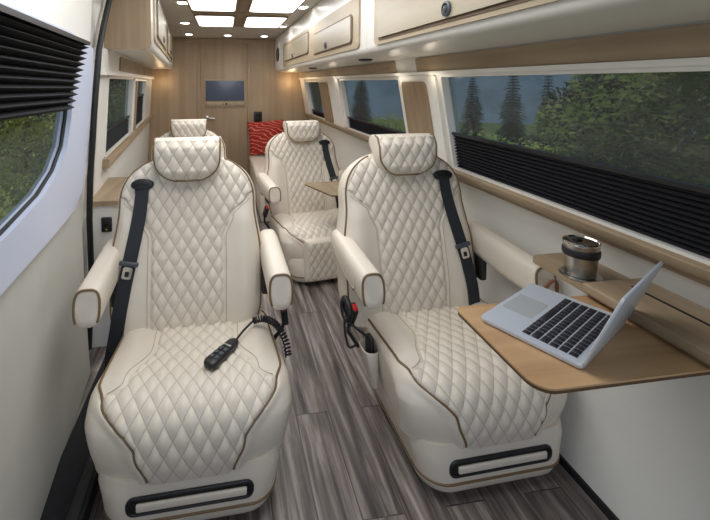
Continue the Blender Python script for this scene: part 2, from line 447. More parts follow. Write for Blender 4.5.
# right: sill, strips, light rail, pillar covers and veneer panels
def bar(P, prof, y0, y1):
    mb = MB(); n = len(prof)
    V = [P(y0, z, o) for o, z in prof]+[P(y1, z, o) for o, z in prof]
    return mb.add(V, [tuple(range(n))[::-1], tuple(range(n, 2*n))]+[(i, (i+1) % n, (i+1) % n+n, i+n) for i in range(n)])
trim(bar(PR, [(-.04, .90), (.022, .90), (.030, .894), (.032, .872), (.022, .858), (-.01, .858)], Y0, YB-.01), M['wood_trim'])
trim(bar(PR, [(-.0, .856), (.014, .856), (.014, .842), (-.0, .838)], Y0, YB-.01), M['wood_pan'])
trim(slab(PR, Y0, 2.04, 1.385, 1.455, 0, .012, r=.012), M['wood_trim'])
trim(slab(PR, 2.315, YB-.01, 1.385, 1.455, 0, .012, r=.012), M['wood_trim'])
trim(slab(PR, Y0, YB-.005, 1.366, 1.383, 0, .022), M['lam'])
trim(slab(PR, 1.86, 2.27, .90, 1.364, 0, .014, r=.02), M['lam'])
trim(slab(PR, 1.95, 2.235, .905, 1.332, .014, .024, r=.035), M['wood_pan'])
trim(slab(PR, 3.60, 4.36, .90, 1.364, 0, .014, r=.02), M['lam'])
trim(slab(PR, 3.98, 4.33, .905, 1.325, .014, .024, r=.035), M['wood_pan'])
trim(slab(PR, 5.18, 5.47, .90, 1.364, 0, .014, r=.02), M['lam'])
# left rear: sill, rail, strip, header box, pillar
trim(bar(PL, [(-.04, .90), (.030, .90), (.036, .892), (.036, .85), (.0, .842)], 2.33, YB-.01), M['wood_trim'])
trim(slab(PL, 2.13, YB-.01, 1.366, 1.385, 0, .03), M['lam'])
trim(slab(PL, 2.62, YB-.01, 1.40, 1.487, .018, .028, r=.012), M['wood_trim'])
trim(slab(PL, 2.13, YB-.01, 1.385, 1.50, 0, .018), M['lam'])
trim(slab(PL, 3.53, 3.72, .90, 1.36, 0, .014, r=.02), M['lam'])
trim(slab(PL, 3.57, 3.68, .91, 1.34, .014, .022, r=.02), M['wood_pan'])
# dark gap at the right wall's foot, its shade painted as a strip
struct(bar(PR, [(0, 0.0), (.010, 0), (.010, .018), (0, .018)], Y0, YB-.01).build('floor_gap_right', M['rubber'], smooth=False))

# ---- sliding door on the left (at the camera's side)
door = bpy.data.objects.new('door_2', None); COL.objects.link(door); struct(door)
def PD(y, z, off=0):
    return (XL(y, z)+off+.075*max(0, (.84-z)/.84)**1.3, y, z)
def outline(pts, n=6): return [(p[0], p[1]) for p in smooth_pts([(a, b, 0) for a, b in pts], n, True)]
GL = [(.05, .955), (.6, .95), (1.05, .957), (1.30, .985), (1.44, 1.03), (1.53, 1.10), (1.565, 1.20), (1.575, 1.32), (1.56, 1.42), (1.45, 1.45), (1.0, 1.452), (.05, 1.452)]
FRM = [(.05, .84), (.6, .825), (1.05, .822), (1.40, .815), (1.68, .82), (1.80, .88), (1.84, 1.0), (1.87, 1.2), (1.89, 1.38), (1.87, 1.475), (1.5, 1.505), (.05, 1.50)]
def poly_ring(P, A, B, o0a, o1, o0b):
    n = len(A); V = [P(*p, o0a) for p in A]+[P(*p, o1) for p in A]+[P(*p, o1) for p in B]+[P(*p, o0b) for p in B]
    F = []
    for i in range(n):
        j = (i+1) % n
        for k in range(3): F.append((k*n+i, k*n+j, (k+1)*n+j, (k+1)*n+i))
    return MB().add(V, F)
poly_ring(PD, FRM, GL, -.01, .022, -.03).build('window_frame', M['bluewhite'], door)
MB().prism(GL, lambda p: PD(p[0], p[1], -.022), lambda p: PD(p[0], p[1], -.018)).build('pane', M['glass'], door, smooth=False)
gk = [PD(p[0], p[1], .0) for p in GL]
MB().tube(gk, .007, 6, True).build('window_gasket', M['rubber'], door)
# door skin with the window hole: ring from window frame outline out to door edge
def rect_like(src, y0, y1, z0, z1):
    out = []
    cy, cz = .9, 1.15
    for y, z in src:
        dy, dz = y-cy, z-cz
        t = min(((y1-cy)/dy if dy > 0 else (y0-cy)/dy) if abs(dy) > 1e-9 else 1e9, ((z1-cz)/dz if dz > 0 else (z0-cz)/dz) if abs(dz) > 1e-9 else 1e9)
        out.append((cy+dy*t, cz+dz*t))
    return out
skin = MB()
zz = [-.05, .1, .25, .4, .55, .7, .8, .835]
ygrid = [Y0, .2, .6, 1.0, 1.3, 1.6, 1.75, 1.88]
V = [PD(y, z, 0) for z in zz for y in ygrid]; m = len(ygrid)
F = [(i*m+j, i*m+j+1, (i+1)*m+j+1, (i+1)*m+j) for i in range(len(zz)-1) for j in range(m-1)]
skin.add(V, F)
skin.build('lower_panel', M['wallgrey'], door)
up = MB()
V = []; F = []
zt = [1.49, 1.6, 1.75, 1.95]
V = [PD(y, z, .0) for z in zt for y in [Y0, .5, 1.2, 1.93]]
F = [(i*4+j, i*4+j+1, (i+1)*4+j+1, (i+1)*4+j) for i in range(3) for j in range(3)]
up.add(V, F)
# strip to the right of the window and to the left
up.add([PD(1.70, z, -.004) for z in (.80, 1.0, 1.25, 1.5)]+[PD(1.93, z, -.004) for z in (.80, 1.0, 1.25, 1.5)], [(0, 1, 5, 4), (1, 2, 6, 5), (2, 3, 7, 6)])
up.add([PD(Y0, z, 0) for z in (.83, 1.5)]+[PD(.06, z, 0) for z in (.83, 1.5)], [(0, 1, 3, 2)])
up.build('upper_panel', M['lam'], door)
MB().tube([PL(y, z, o) for y, z, o in ((2.14, 1.92, .03), (2.13, 1.74, .03), (2.02, 1.60, .03), (1.945, 1.476, .03), (1.91, 1.2, .03), (1.89, .89, .03), (1.92, .70, .03), (1.99, .5, .03), (2.05, .33, .03), (2.05, .0, .03))], .014, 8).build('door_seal', M['rubber'], door)
struct(slab(PL, 1.90, 2.14, .0, 1.92, -.03, .0, nz=8).build('trim_%d' % (tn+1), M['lam'])); tn += 1
blind(PD, .10, 1.64, 1.262, 1.472, 11, 'large black pleated blind hanging half lowered in the sliding door window at left', off=.03, d=.028, amp=.014, group=BG, dz0=-.03, slant=.16)
# step mat beside the left seat
t = tag(MB().box((-.500, 1.1, .010), (.16, 2.0, .02), .004).build('step_mat', M['carpet']), 'black step mat on the floor between the sliding door and the left front seat', 'floor mat')
mb = MB(); mb.box((-.44, 1.35, .045), (.05, 1.3, .05), .006); mb.box((-.44, 1.35, .0725), (.026, 1.3, .006), .002)
tag(mb.build('seat_rail', M['black']), 'black metal floor rail running beside the left front seat', 'rail')

# ================================================================== overhead cabinets
def cab_right(y0, y1, label, doors, face, vents, speaker=False, loc_y=None):
    t = thing('overhead_cabinet', label, 'cabinet', (.69, (y0+y1)/2, 1.46), 0, 'white and wood overhead cabinets')
    c = Vector(t.location)
    prof = [(.69, ZC-.004), (.69, 1.885), (.69, 1.50), (.695, 1.482), (.708, 1.472), (.73, 1.468), (1.02, 1.462), (1.0, 1.6), (.93, ZC-.004)]
    n = len(prof)
    MB().add([(x-c.x, y0-c.y, z-c.z) for x, z in prof]+[(x-c.x, y1-c.y, z-c.z) for x, z in prof],
             [tuple(range(n))[::-1], tuple(range(n, 2*n))]+[(i, (i+1) % n, (i+1) % n+n, i+n) for i in range(n)]).build('cabinet_body', M['lam'], t)
    P = lambda y, z, o=0: (.69-o-c.x, y-c.y, z-c.z)
    slab(P, *face, -.002, .010, r=.03).build('face_frame', M['wood_frame'], t)
    for y, y2, z, z2, ky, kz in doors:
        d = slab(P, y, y2, z, z2, .008, .020, r=.02).build('door', M['wood_cab'], t)
        ring(P, y-.012, y2+.012, z-.012, z2+.012, .012, .008, .0125, .03).build('door_gap', M['wood_edge'], d)
        mx = Matrix.Translation(P(ky, kz, .02)) @ Matrix.Rotation(-PI/2, 4, 'Y')
        k = MB().lathe([(.0, 0), (.024, 0), (.024, .006), (.017, .009), (.014, .003), (.0, .003)], 24, mtx=mx).build('push_latch', M['grey'], d)
        MB().lathe([(.0, .003), (.013, .003), (.010, .008), (.0, .009)], 20, mtx=mx).build('latch_button', M['black'], k)
    for vy, vx in vents:
        mx = Matrix.Translation((vx-c.x, vy-c.y, 1.466-c.z)) @ Matrix.Rotation(PI, 4, 'X') @ Matrix.Scale(1.5, 4, (0, 1, 0))
        MB().lathe([(.0, 0), (.040, 0), (.040, .006), (.028, .012), (.0, .013)], 24, mtx=mx).build('air_vent', M['black'], t)
    if speaker:
        mx = Matrix.Translation(P(5.22, 1.69, .0)) @ Matrix.Rotation(-PI/2, 4, 'Y') @ Matrix.Scale(1.45, 4, (1, 0, 0)) @ Matrix.Scale(1.9, 4, (0, 1, 0))
        s = MB().lathe([(.0, 0), (.062, 0), (.062, .01), (.05, .014), (.048, .006), (.0, .006)], 28, mtx=mx).build('speaker_ring', M['black'], t)
        MB().lathe([(.0, .006), (.046, .006), (.03, .009), (.0, .010)], 24, mtx=mx).build('speaker_grille', M['grey'], s)
    return t
cab_right(1.90, YB-.004, 'far right overhead cabinet with two oak doors and a round speaker',
          [(2.10, 3.02, 1.545, 1.685, 2.63, 1.575), (3.24, 4.52, 1.57, 1.735, 3.97, 1.595)], (1.99, 4.70, 1.505, 1.772), [(2.30, .83), (3.75, .83)], True)
cab_right(Y0, 1.896, 'near overhead cabinet on the right with a long oak door above the large window', [(.3, 1.715, 1.525, 1.70, 1.145, 1.553)], (.2, 1.775, 1.498, 1.74), [])

def cab_left():
    # runs along the left wall, which closes in towards the camera
    A = Vector((-.385, 2.22)); B = Vector((-.685, YB-.006)); zb = 1.503
    t = thing('overhead_cabinet', 'overhead cabinet high on the left wall with a plain oak end panel', 'cabinet', (A.x, A.y, zb), 0, 'white and wood overhead cabinets')
    c = Vector((A.x, A.y, zb))
    def xf(y): return A.x+(B.x-A.x)*(y-A.y)/(B.y-A.y)
    def prof(y):
        x = xf(y); xw = XL(y, 1.55)+.002; x2 = XL(y, ZC)+.002
        return [(x, ZC-.004), (x, zb+.03), (x-.012, zb+.006), (x-.03, zb), (xw, zb-.002), (xw, 1.6), (x2, ZC-.004)]
    n = 7
    V = [(p[0]-c.x, A.y-c.y, p[1]-c.z) for p in prof(A.y)]+[(p[0]-c.x, B.y-c.y, p[1]-c.z) for p in prof(B.y)]
    MB().add(V, [tuple(range(n))[::-1], tuple(range(n, 2*n))]+[(i, (i+1) % n, (i+1) % n+n, i+n) for i in range(n)]).build('cabinet_body', M['lam'], t)
    V = [(p[0]-c.x, A.y-.012-c.y, p[1]-c.z) for p in prof(A.y)]+[(p[0]-c.x, A.y-.001-c.y, p[1]-c.z) for p in prof(A.y)]
    MB().add(V, [tuple(range(n))[::-1], tuple(range(n, 2*n))]+[(i, (i+1) % n, (i+1) % n+n, i+n) for i in range(n)]).build('end_panel', M['wood_pan'], t)
    P = lambda y, z, o=0: (xf(y)+o-c.x, y-c.y, z-c.z)
    slab(P, 2.36, 5.0, 1.56, 1.86, -.002, .010, r=.03).build('face_frame', M['wood_frame'], t)
    for a, b in ((2.5, 3.5), (3.72, 4.85)):
        d = slab(P, a, b, 1.60, 1.82, .008, .02, r=.02).build('door', M['wood_cab'], t)
        ring(P, a-.012, b+.012, 1.588, 1.832, .012, .008, .0125, .03).build('door_gap', M['wood_edge'], d)
        mx = Matrix.Translation(P((a+b)/2, 1.635, .02)) @ Matrix.Rotation(PI/2, 4, 'Y')
        MB().lathe([(.0, 0), (.024, 0), (.024, .006), (.017, .009), (.0, .004)], 24, mtx=mx).build('push_latch', M['black'], d)
    return t
cab_left()

# ================================================================== ceiling lights
px = [(-.255, .085), (.20, .56)]
names = ['rear left', 'rear right', 'middle left', 'middle right']
k = 0
for (ya, yb) in ((3.58, 4.26), (2.62, 3.34)):
    for (xa, xb) in px:
        t = thing('ceiling_light_panel', '%s square lit panel of the white ceiling lights' % names[k], 'ceiling light', ((xa+xb)/2, (ya+yb)/2, ZC), 0, 'lit ceiling panels'); k += 1
        out = rrect(xb-xa, yb-ya, .05)
        MB().prism(out, lambda p: (p[0], p[1], -.002), lambda p: (p[0], p[1], -.014)).build('diffuser', M['panel_light'], t)
        a = rrect(xb-xa+.03, yb-ya+.03, .06); n = len(a)
        MB().add([(p[0], p[1], -.0005) for p in a]+[(p[0], p[1], -.016) for p in a]+[(p[0], p[1], -.016) for p in out]+[(p[0], p[1], -.0005) for p in out],
                 [(j*n+i, j*n+(i+1) % n, (j+1) * n+(i+1) % n, (j+1)*n+i) for j in range(3) for i in range(n)]).build('frame', M['rail'], t)
struct(MB().box((.1425, 3.4, ZC-.004), (.10, 1.75, .010), .002).build('trim_%d' % (tn+1), M['rail'])); tn += 1
struct(MB().box((.15, 3.46, ZC-.004), (.84, .18, .011), .002).build('trim_%d' % (tn+1), M['rail'])); tn += 1
DL = [((-.30, 3.05), 'round downlight beside the left edge of the middle ceiling panel'), ((-.385, 4.08), 'round downlight left of the rear ceiling panel'),
      ((-.43, 5.04), 'left of the three round downlights along the back wall'), ((.04, 5.08), 'centre of the three round downlights along the back wall'),
      ((.50, 5.11), 'right of the three round downlights along the back wall'), ((.60, 4.20), 'round downlight between the rear ceiling panel and the right cabinet'),
      ((.60, 3.1), 'nearest round downlight beside the right overhead cabinet')]
for (x, y), lab in DL:
    t = thing('ceiling_downlight', lab, 'ceiling light', (x, y, ZC), 0, 'round ceiling downlights')
    MB().lathe([(.0, -.001), (.062, -.001), (.062, -.006), (.048, -.012), (.045, -.006), (.0, -.006)], 28).build('trim_ring', M['chrome'], t)
    MB().lathe([(.0, -.0062), (.044, -.0062), (.038, -.013), (.0, -.018)], 24).build('lens', M['spot_light'], t)
    la = bpy.data.lights.new('downlight_lamp', 'SPOT'); la.energy = 2.2; la.spot_size = math.radians(120); la.spot_blend = .8; la.shadow_soft_size = .03; la.color = (1, .95, .88)
    lo = bpy.data.objects.new('downlight_lamp', la); COL.objects.link(lo); lo.location = (x, y, ZC-.03)

# ================================================================== captain's seats
TILT = math.radians(12); HY, HZ = .25, .322
def BK(x, y, z):        # backrest frame -> seat frame
    return (x, HY+y*math.cos(TILT)+z*math.sin(TILT), HZ+z*math.cos(TILT)-y*math.sin(TILT))
def b_w(z):
    w = sinterp(z, [-.02, .10, .28, .48], [.285, .308, .312, .288])
    if z > .50: w *= max(1e-3, (1-min(1, (z-.50)/.203)**2.3))**.42
    return w
def b_t(z):
    t = sinterp(z, [-.02, .15, .5, .7], [.075, .085, .065, .05])
    if z > .60: t *= max(.02, (1-min(1, (z-.60)/.103)**2))**.5
    return t
def b_q(z): return sinterp(z, [0, .36, .44, .52, .58], [.142, .144, .175, .25, .42])
def b_front(x, z, quilt=True):
    w = b_w(z); s = min(1, abs(x)/w); n = 5
    y = -b_t(z)*(1-s**n)**(1/n)
    q = b_q(z)
    d = abs(x)-q
    mask = 1/(1+math.exp(min(60, max(-60, d/.004))))
    bol = .022*math.exp(-((abs(x)-.235)/.06)**2)*sinterp(z, [0, .1, .4, .52], [.7, 1, 1, 0])   # side bolsters stand proud
    edge = min(1, (1-s)*9)
    y -= bol*edge
    y += .007*math.exp(-(d/.006)**2)*(1 if z < .56 else 0)
    y -= .009*puff(x, z)*mask*edge
    return y, mask*(1 if s < .93 else 0)
def make_backrest(parent):
    V = []; A = []; F = []
    zs = [-.02+.7225*i/178 for i in range(179)]
    zs = [z if z < .69 else z for z in zs]
    sf = [-1+2*i/130 for i in range(131)]
    sf = [math.copysign(1-(1-abs(s))**1.25, s) for s in sf]
    nb = 22
    for z in zs:
        w = b_w(z); t = b_t(z)
        for s in sf:
            y, mk = b_front(s*w, z); V.append(BK(s*w, y, z)); A.append((s*w, z, mk))
        for k in range(1, nb):
            a = PI*k/nb; c, s_ = math.cos(a), math.sin(a)
            x = w*math.copysign(abs(c)**(2/5), c); y = t*1.0*abs(s_)**(2/5)
            V.append(BK(x, y, z)); A.append((x, z, 0))
    n = len(sf)+nb-1
    for i in range(len(zs)-1):
        for j in range(n): F.append((i*n+j, i*n+(j+1) % n, (i+1)*n+(j+1) % n, (i+1)*n+j))
    F.append(tuple(range(n))); F.append(tuple(range((len(zs)-1)*n, len(zs)*n)))
    o = mesh('backrest', V, F, M['leather'], parent, attr=A)
    mb = MB()
    for s in (-1, 1):
        pts = []
        for i in range(60):
            z = .03+.65*i/59; w = b_w(z)*.958; y, _ = b_front(s*w, z); pts.append(BK(s*w, y-.001, z))
        MB().tube(pts, .0042, 6).build('backrest_piping', M['piping'], o)
    st = MB()
    for s in (-1, 1):
        pts = []
        for i in range(60):
            z = .02+.49*i/59; x = s*(b_q(z)+.012)
            if abs(x) > b_w(z)*.94: break
            y, _ = b_front(x, z); pts.append(BK(x, y-.0005, z))
        MB().tube(pts, .0014, 5).build('backrest_stitching', M['stitch'], o)
    return o

# headrest
H0, H1 = .588, .774
def h_w(z):
    f = (z-H0)/(H1-H0)
    w = .141*(max(1e-4, 1-(1-min(1, max(0, f)/.55))**2.4))**.42 if f < .55 else .141
    return max(.02, w*(1-.03*(1-f)))
def h_front(x, z):
    f = (z-H0)/(H1-H0); w = h_w(z); s = min(1, abs(x)/w)
    base = sinterp(f, [0, .25, .7, .90, 1.0], [-.098, -.124, -.135, -.120, -.072])
    y = .0+ (base+.06)*(1-s**6)**(1/6)-.06
    y -= .012*(1-s*s)
    e = min(1, (1-s)*7)*min(1, f*8)*min(1, (1-f)*6)
    y -= .008*puff(x+.028, z)*e
    return y, (1 if s < .9 and .05 < f < .97 else 0)
def make_headrest(parent):
    V = []; A = []; F = []
    zs = [H0+(H1-H0)*i/60 for i in range(61)]; sf = [-1+2*i/70 for i in range(71)]; nb = 16
    sf = [math.copysign(1-(1-abs(s))**1.3, s) for s in sf]
    for z in zs:
        w = h_w(z); f = (z-H0)/(H1-H0)
        yb = sinterp(f, [0, .5, .85, 1], [-.045, -.03, .02, -.005])
        for s in sf:
            y, mk = h_front(s*w, z); V.append(BK(s*w, y, z)); A.append((s*w+.028, z, mk))
        for k in range(1, nb):
            a = PI*k/nb; c, s_ = math.cos(a), math.sin(a)
            x = w*math.copysign(abs(c)**.4, c); V.append(BK(x, -.06+(yb+.06)*abs(s_)**.4, z)); A.append((x, z, 0))
    n = len(sf)+nb-1
    for i in range(len(zs)-1):
        for j in range(n): F.append((i*n+j, i*n+(j+1) % n, (i+1)*n+(j+1) % n, (i+1)*n+j))
    F.append(tuple(range(n))); F.append(tuple(range((len(zs)-1)*n, len(zs)*n)))
    o = mesh('headrest', V, F, M['leather'], parent, attr=A)
    pts = []
    zz = [H1-.006-(H1-H0-.012)*(i/40) for i in range(41)]
    L = [(-h_w(z)*.955, z) for z in zz]; R = [(h_w(z)*.955, z) for z in zz[::-1]]
    pts = [BK(x, h_front(x, z)[0]-.001, z) for x, z in L]
    xe = L[-1][0]
    pts += [BK(xe*(1-2*i/12), h_front(xe*(1-2*i/12), zz[-1])[0]-.001, zz[-1]-.002) for i in range(1, 12)]
    pts += [BK(x, h_front(x, z)[0]-.001, z) for x, z in R]
    MB().tube(pts, .0042, 6).build('headrest_piping', M['piping'], o)
    return o

# cushion: side profile carried across the width
def cushion_profile():
    top = smooth_pts([(.27, .352, 0), (.12, .358, 0), (-.03, .372, 0), (-.13, .376, 0), (-.195, .366, 0), (-.243, .334, 0), (-.268, .285, 0), (-.274, .225, 0), (-.266, .168, 0)], 40)
    P = [(p.x, p.y) for p in top]; d = [0]
    for i in range(1, len(P)): d.append(d[-1]+math.hypot(P[i][0]-P[i-1][0], P[i][1]-P[i-1][1]))
    n = 130; L = d[-1]; out = []; j = 0
    for k in range(n+1):
        s = L*k/n
        while j < len(d)-2 and d[j+1] < s: j += 1
        t = (s-d[j])/(d[j+1]-d[j]); out.append((P[j][0]+(P[j+1][0]-P[j][0])*t, P[j][1]+(P[j+1][1]-P[j][1])*t, s))
    return out, L
CP, CL = cushion_profile()
CLOSE = [(-.22, .150), (.0, .146), (.20, .148), (.272, .16), (.280, .25), (.277, .33)]
def c_hw(y): return interp(y, [-.27, -.15, .05, .27], [.318, .316, .300, .286])
CR = .040
def c_q(v): return sinterp(v, [0, .22, .40, .50], [.145, .140, .20, .32])
def c_pipe(v): return sinterp(v, [0, .06, .40, .47, .60, CL], [.258, .280, .288, .265, .160, .132])
def cpoint(x, k, raise_=0):
    """surface point at lateral x (|x|<=1 as fraction handled by caller) and profile index k"""
    n = len(CP); y, z, v = CP[k]
    a = CP[max(0, k-1)]; b = CP[min(n-1, k+1)]
    ty, tz = b[0]-a[0], b[1]-a[1]; l = math.hypot(ty, tz) or 1
    ny, nz = -(-tz)/l*-1, -ty/l          # outward normal of the profile (top faces up)
    ny, nz = tz/l, -ty/l
    hw = c_hw(y); ax = abs(x); ins = 0
    if ax > hw-CR:
        ph = math.asin(min(1, (ax-(hw-CR))/CR)); ins = CR*(1-math.cos(ph))
    d = -ins
    q = min(c_q(v), c_pipe(v)); e = ax-q
    mask = 1/(1+math.exp(min(60, max(-60, e/.004))))
    d += .009*puff(x, v)*mask*min(1, v*14)*min(1, (CL-v)*14)
    d -= .007*math.exp(-(e/.006)**2)*min(1, v*14)
    bol = .016*math.exp(-((ax-.225)/.05)**2)*sinterp(v, [0, .08, .36, .46], [.4, 1, 1, 0])
    d += bol
    pe = ax-c_pipe(v)
    if v > .40: d -= .010*sinterp(pe, [0, .05], [0, 1])*sinterp(v, [.40, .5], [0, 1])
    d += raise_
    yy = y+ny*d; zz_ = z+nz*d
    bow = (.05+.022*min(1, max(0, (.30-zz_)/.12)))*(ax/hw)**4*min(1, max(0, (-yy-.04)/.2))
    x *= 1-.06*min(1, max(0, (.30-zz_)/.12))*min(1, max(0, (-yy-.04)/.2))
    return (x, yy+bow, zz_), (x, v, mask if e < .0 else 0)
def make_cushion(parent):
    V = []; A = []; F = []
    xs = []
    N = 120
    nz = len(CLOSE)
    fr = [-1+2*i/N for i in range(N+1)]
    fr = [math.copysign(1-(1-abs(s))**1.35, s) for s in fr]
    for f in fr:
        for k in range(len(CP)):
            x = f*c_hw(CP[k][0]); p, a = cpoint(x, k); V.append(p); A.append(a)
        ins = CR*(1-math.cos(math.asin(min(1, max(0, (abs(f)*.31-(.31-CR))/CR)))))
        for y, z in CLOSE:
            V.append((f*c_hw(y)*(.80 if y < -.1 else .92 if z < .2 else 1), y-(ins if y > .2 else 0), z+(ins*.5 if z < .2 else 0))); A.append((0, 0, 0))
    n = len(CP)+nz
    for i in range(N):
        for j in range(n): F.append((i*n+j, i*n+(j+1) % n, (i+1)*n+(j+1) % n, (i+1)*n+j))
    F.append(tuple(range(n))); F.append(tuple(range(N*n, (N+1)*n)))
    o = mesh('seat_cushion', V, F, M['leather'], parent, attr=A)
    mb = MB(); st = MB()
    for s in (-1, 1):
        MB().tube([cpoint(s*c_pipe(CP[k][2]), k, .001)[0] for k in range(4, len(CP)-1)], .0045, 6).build('cushion_piping', M['piping'], o)
        pts = []
        for k in range(6, len(CP)):
            v = CP[k][2]
            if c_q(v)+.02 > c_pipe(v): break
            pts.append(cpoint(s*(c_q(v)+.014), k, .0005)[0])
        MB().tube(pts, .0014, 5).build('cushion_stitching', M['stitch'], o)
    return o

def make_base(parent):
    lv = [(.020, .240, .95), (.030, .249, .98), (.05, .255, 1.0), (.062, .258, 1.01), (.075, .263, 1.01), (.12, .270, 1.0), (.150, .278, .985), (.185, .275, .96)]
    loops = []
    for z, hx, fy in lv:
        loops.append([(x, y+.0, z) for x, y in rrect(2*hx, .53*fy, .085, 10)])
    o = MB().loft(loops).build('seat_base', M['leather'], parent)
    pl = [(x, y, .064) for x, y in rrect(2*.2595, .537, .086, 10)]
    MB().tube(pl, .0042, 6, True).build('base_piping', M['piping'], o)
    MB().loft([[(x, y, z) for x, y in rrect(.40, .44, .07)] for z in (0, .024)]).build('plinth', M['black'], o)
    return o
def make_slot(parent):
    # footrest pull: a black rimmed slot in the front of the base
    z0, yf = .112, -.2665
    out = [(x, yf, z+z0) for x, z in rrect(.36, .048, .020, 6)]
    o = MB().tube(out, .0048, 8, True).build('footrest_slot', M['black'], parent)
    MB().prism(rrect(.355, .044, .018), lambda p: (p[0], yf+.006, p[1]+z0), lambda p: (p[0], yf-.001, p[1]+z0)).build('slot_recess', M['darkgap'], o)
    mb = MB(); mb.box((.004, yf-.002, z0-.002), (.318, .012, .024), .005, 3); mb.build('pull_bar', M['leather'], o)
    return o
def make_legrest(parent):
    V = []; A = []; F = []; N = 70; K = 70
    for i in range(N+1):
        f = -1+2*i/N; f = math.copysign(1-(1-abs(f))**1.3, f); x = .185*f
        for k in range(K+1):
            g = -1+2*k/K; g = math.copysign(1-(1-abs(g))**1.3, g); z = .185+.145*g
            r = ((1-abs(f)**8)*(1-abs(g)**8))**.25
            y = -.272-.038*r-.006*puff(x, z)*min(1, r*1.1)*(1 if r > .8 else 0)
            V.append((x, y, z)); A.append((x, z, 1 if r > .85 else 0))
    m = K+1
    F = [(i*m+k, i*m+k+1, (i+1)*m+k+1, (i+1)*m+k) for i in range(N) for k in range(K)]
    base = len(V)
    rim = [i*m for i in range(N+1)]+[N*m+k for k in range(1, K+1)]+[i*m+K for i in range(N-1, -1, -1)]+[k for k in range(K-1, 0, -1)]
    for r in rim: V.append((V[r][0], -.235, V[r][2])); A.append((0, 0, 0))
    n = len(rim)
    F += [(rim[i], rim[(i+1) % n], base+(i+1) % n, base+i) for i in range(n)]; F.append(tuple(range(base, base+n)))
    o = mesh('leg_rest', V, F, M['leather'], parent, attr=A)
    MB().tube([(x, -.288, z+.185) for x, z in rrect(.355, .277, .03, 6)], .004, 6, True).build('leg_rest_piping', M['piping'], o)
    return o

def make_arm(s, parent, loop=False):
    xc = s*.322; loops = []; ext = .06 if loop else 0
    st = [(-.052, .50, 0), (-.052, .80, 0), (-.046, .90, 0), (-.034, .97, 0), (-.015, 1, 0), (.08, 1, .004), (.20, 1.0, .012), (.30, .97, .020), (.345, .90, .024), (.36, .7, .026)]
    n = 40
    def sec(y, k, dz):
        L = []
        for i in range(n):
            a = 2*PI*i/n; c, q = math.cos(a), math.sin(a); e = 2/3.2
            x = .044*math.copysign(abs(c)**e, c); z = .065*math.copysign(abs(q)**e, q)
            x *= 1-.10*max(0, -z/.082)
            L.append((xc+x*k, y+(-.022*(z/.082) if y < 0 else 0)*-.6, .588+dz+z*k))
        return [(p[0], p[1]-ext*max(0, min(1, (.25-p[1])/.25)), p[2]) for p in L]
    loops = [sec(*p) for p in st]
    o = MB().loft(loops).build('armrest', M['leather'], parent)
    pts = [p for p in sec(-.0465, .915, 0)]
    k = [pts[i % n] for i in range(-4, 25)]
    MB().tube([(p[0], p[1]-.003, p[2]) for p in k], .0042, 6).build('armrest_piping', M['piping'], o)
    mb = MB()
    mb.tube(smooth_pts([(xc+s*.044, .30, .625), (xc+s*.0436, .2, .578), (xc+s*.0425, .06, .556), (xc+s*.0436, .02, .575), (xc+s*.044, .03, .605)], 8), .0016, 5)
    mb.build('armrest_stitching', M['stitch'], o)
    br = MB(); br.box((xc-s*.025, .24, .50), (.03, .09, .10), .008); br.build('armrest_bracket', M['black'], o)
    if loop:
        a = [(xc+.014*s+.026*math.cos(t), -.114-.012*math.sin(t), .555+.055*math.sin(t)) for t in [PI*i/20 for i in range(21)]]
        MB().tube(a, .006, 8).build('pull_loop', M['loop'], o)
    return o

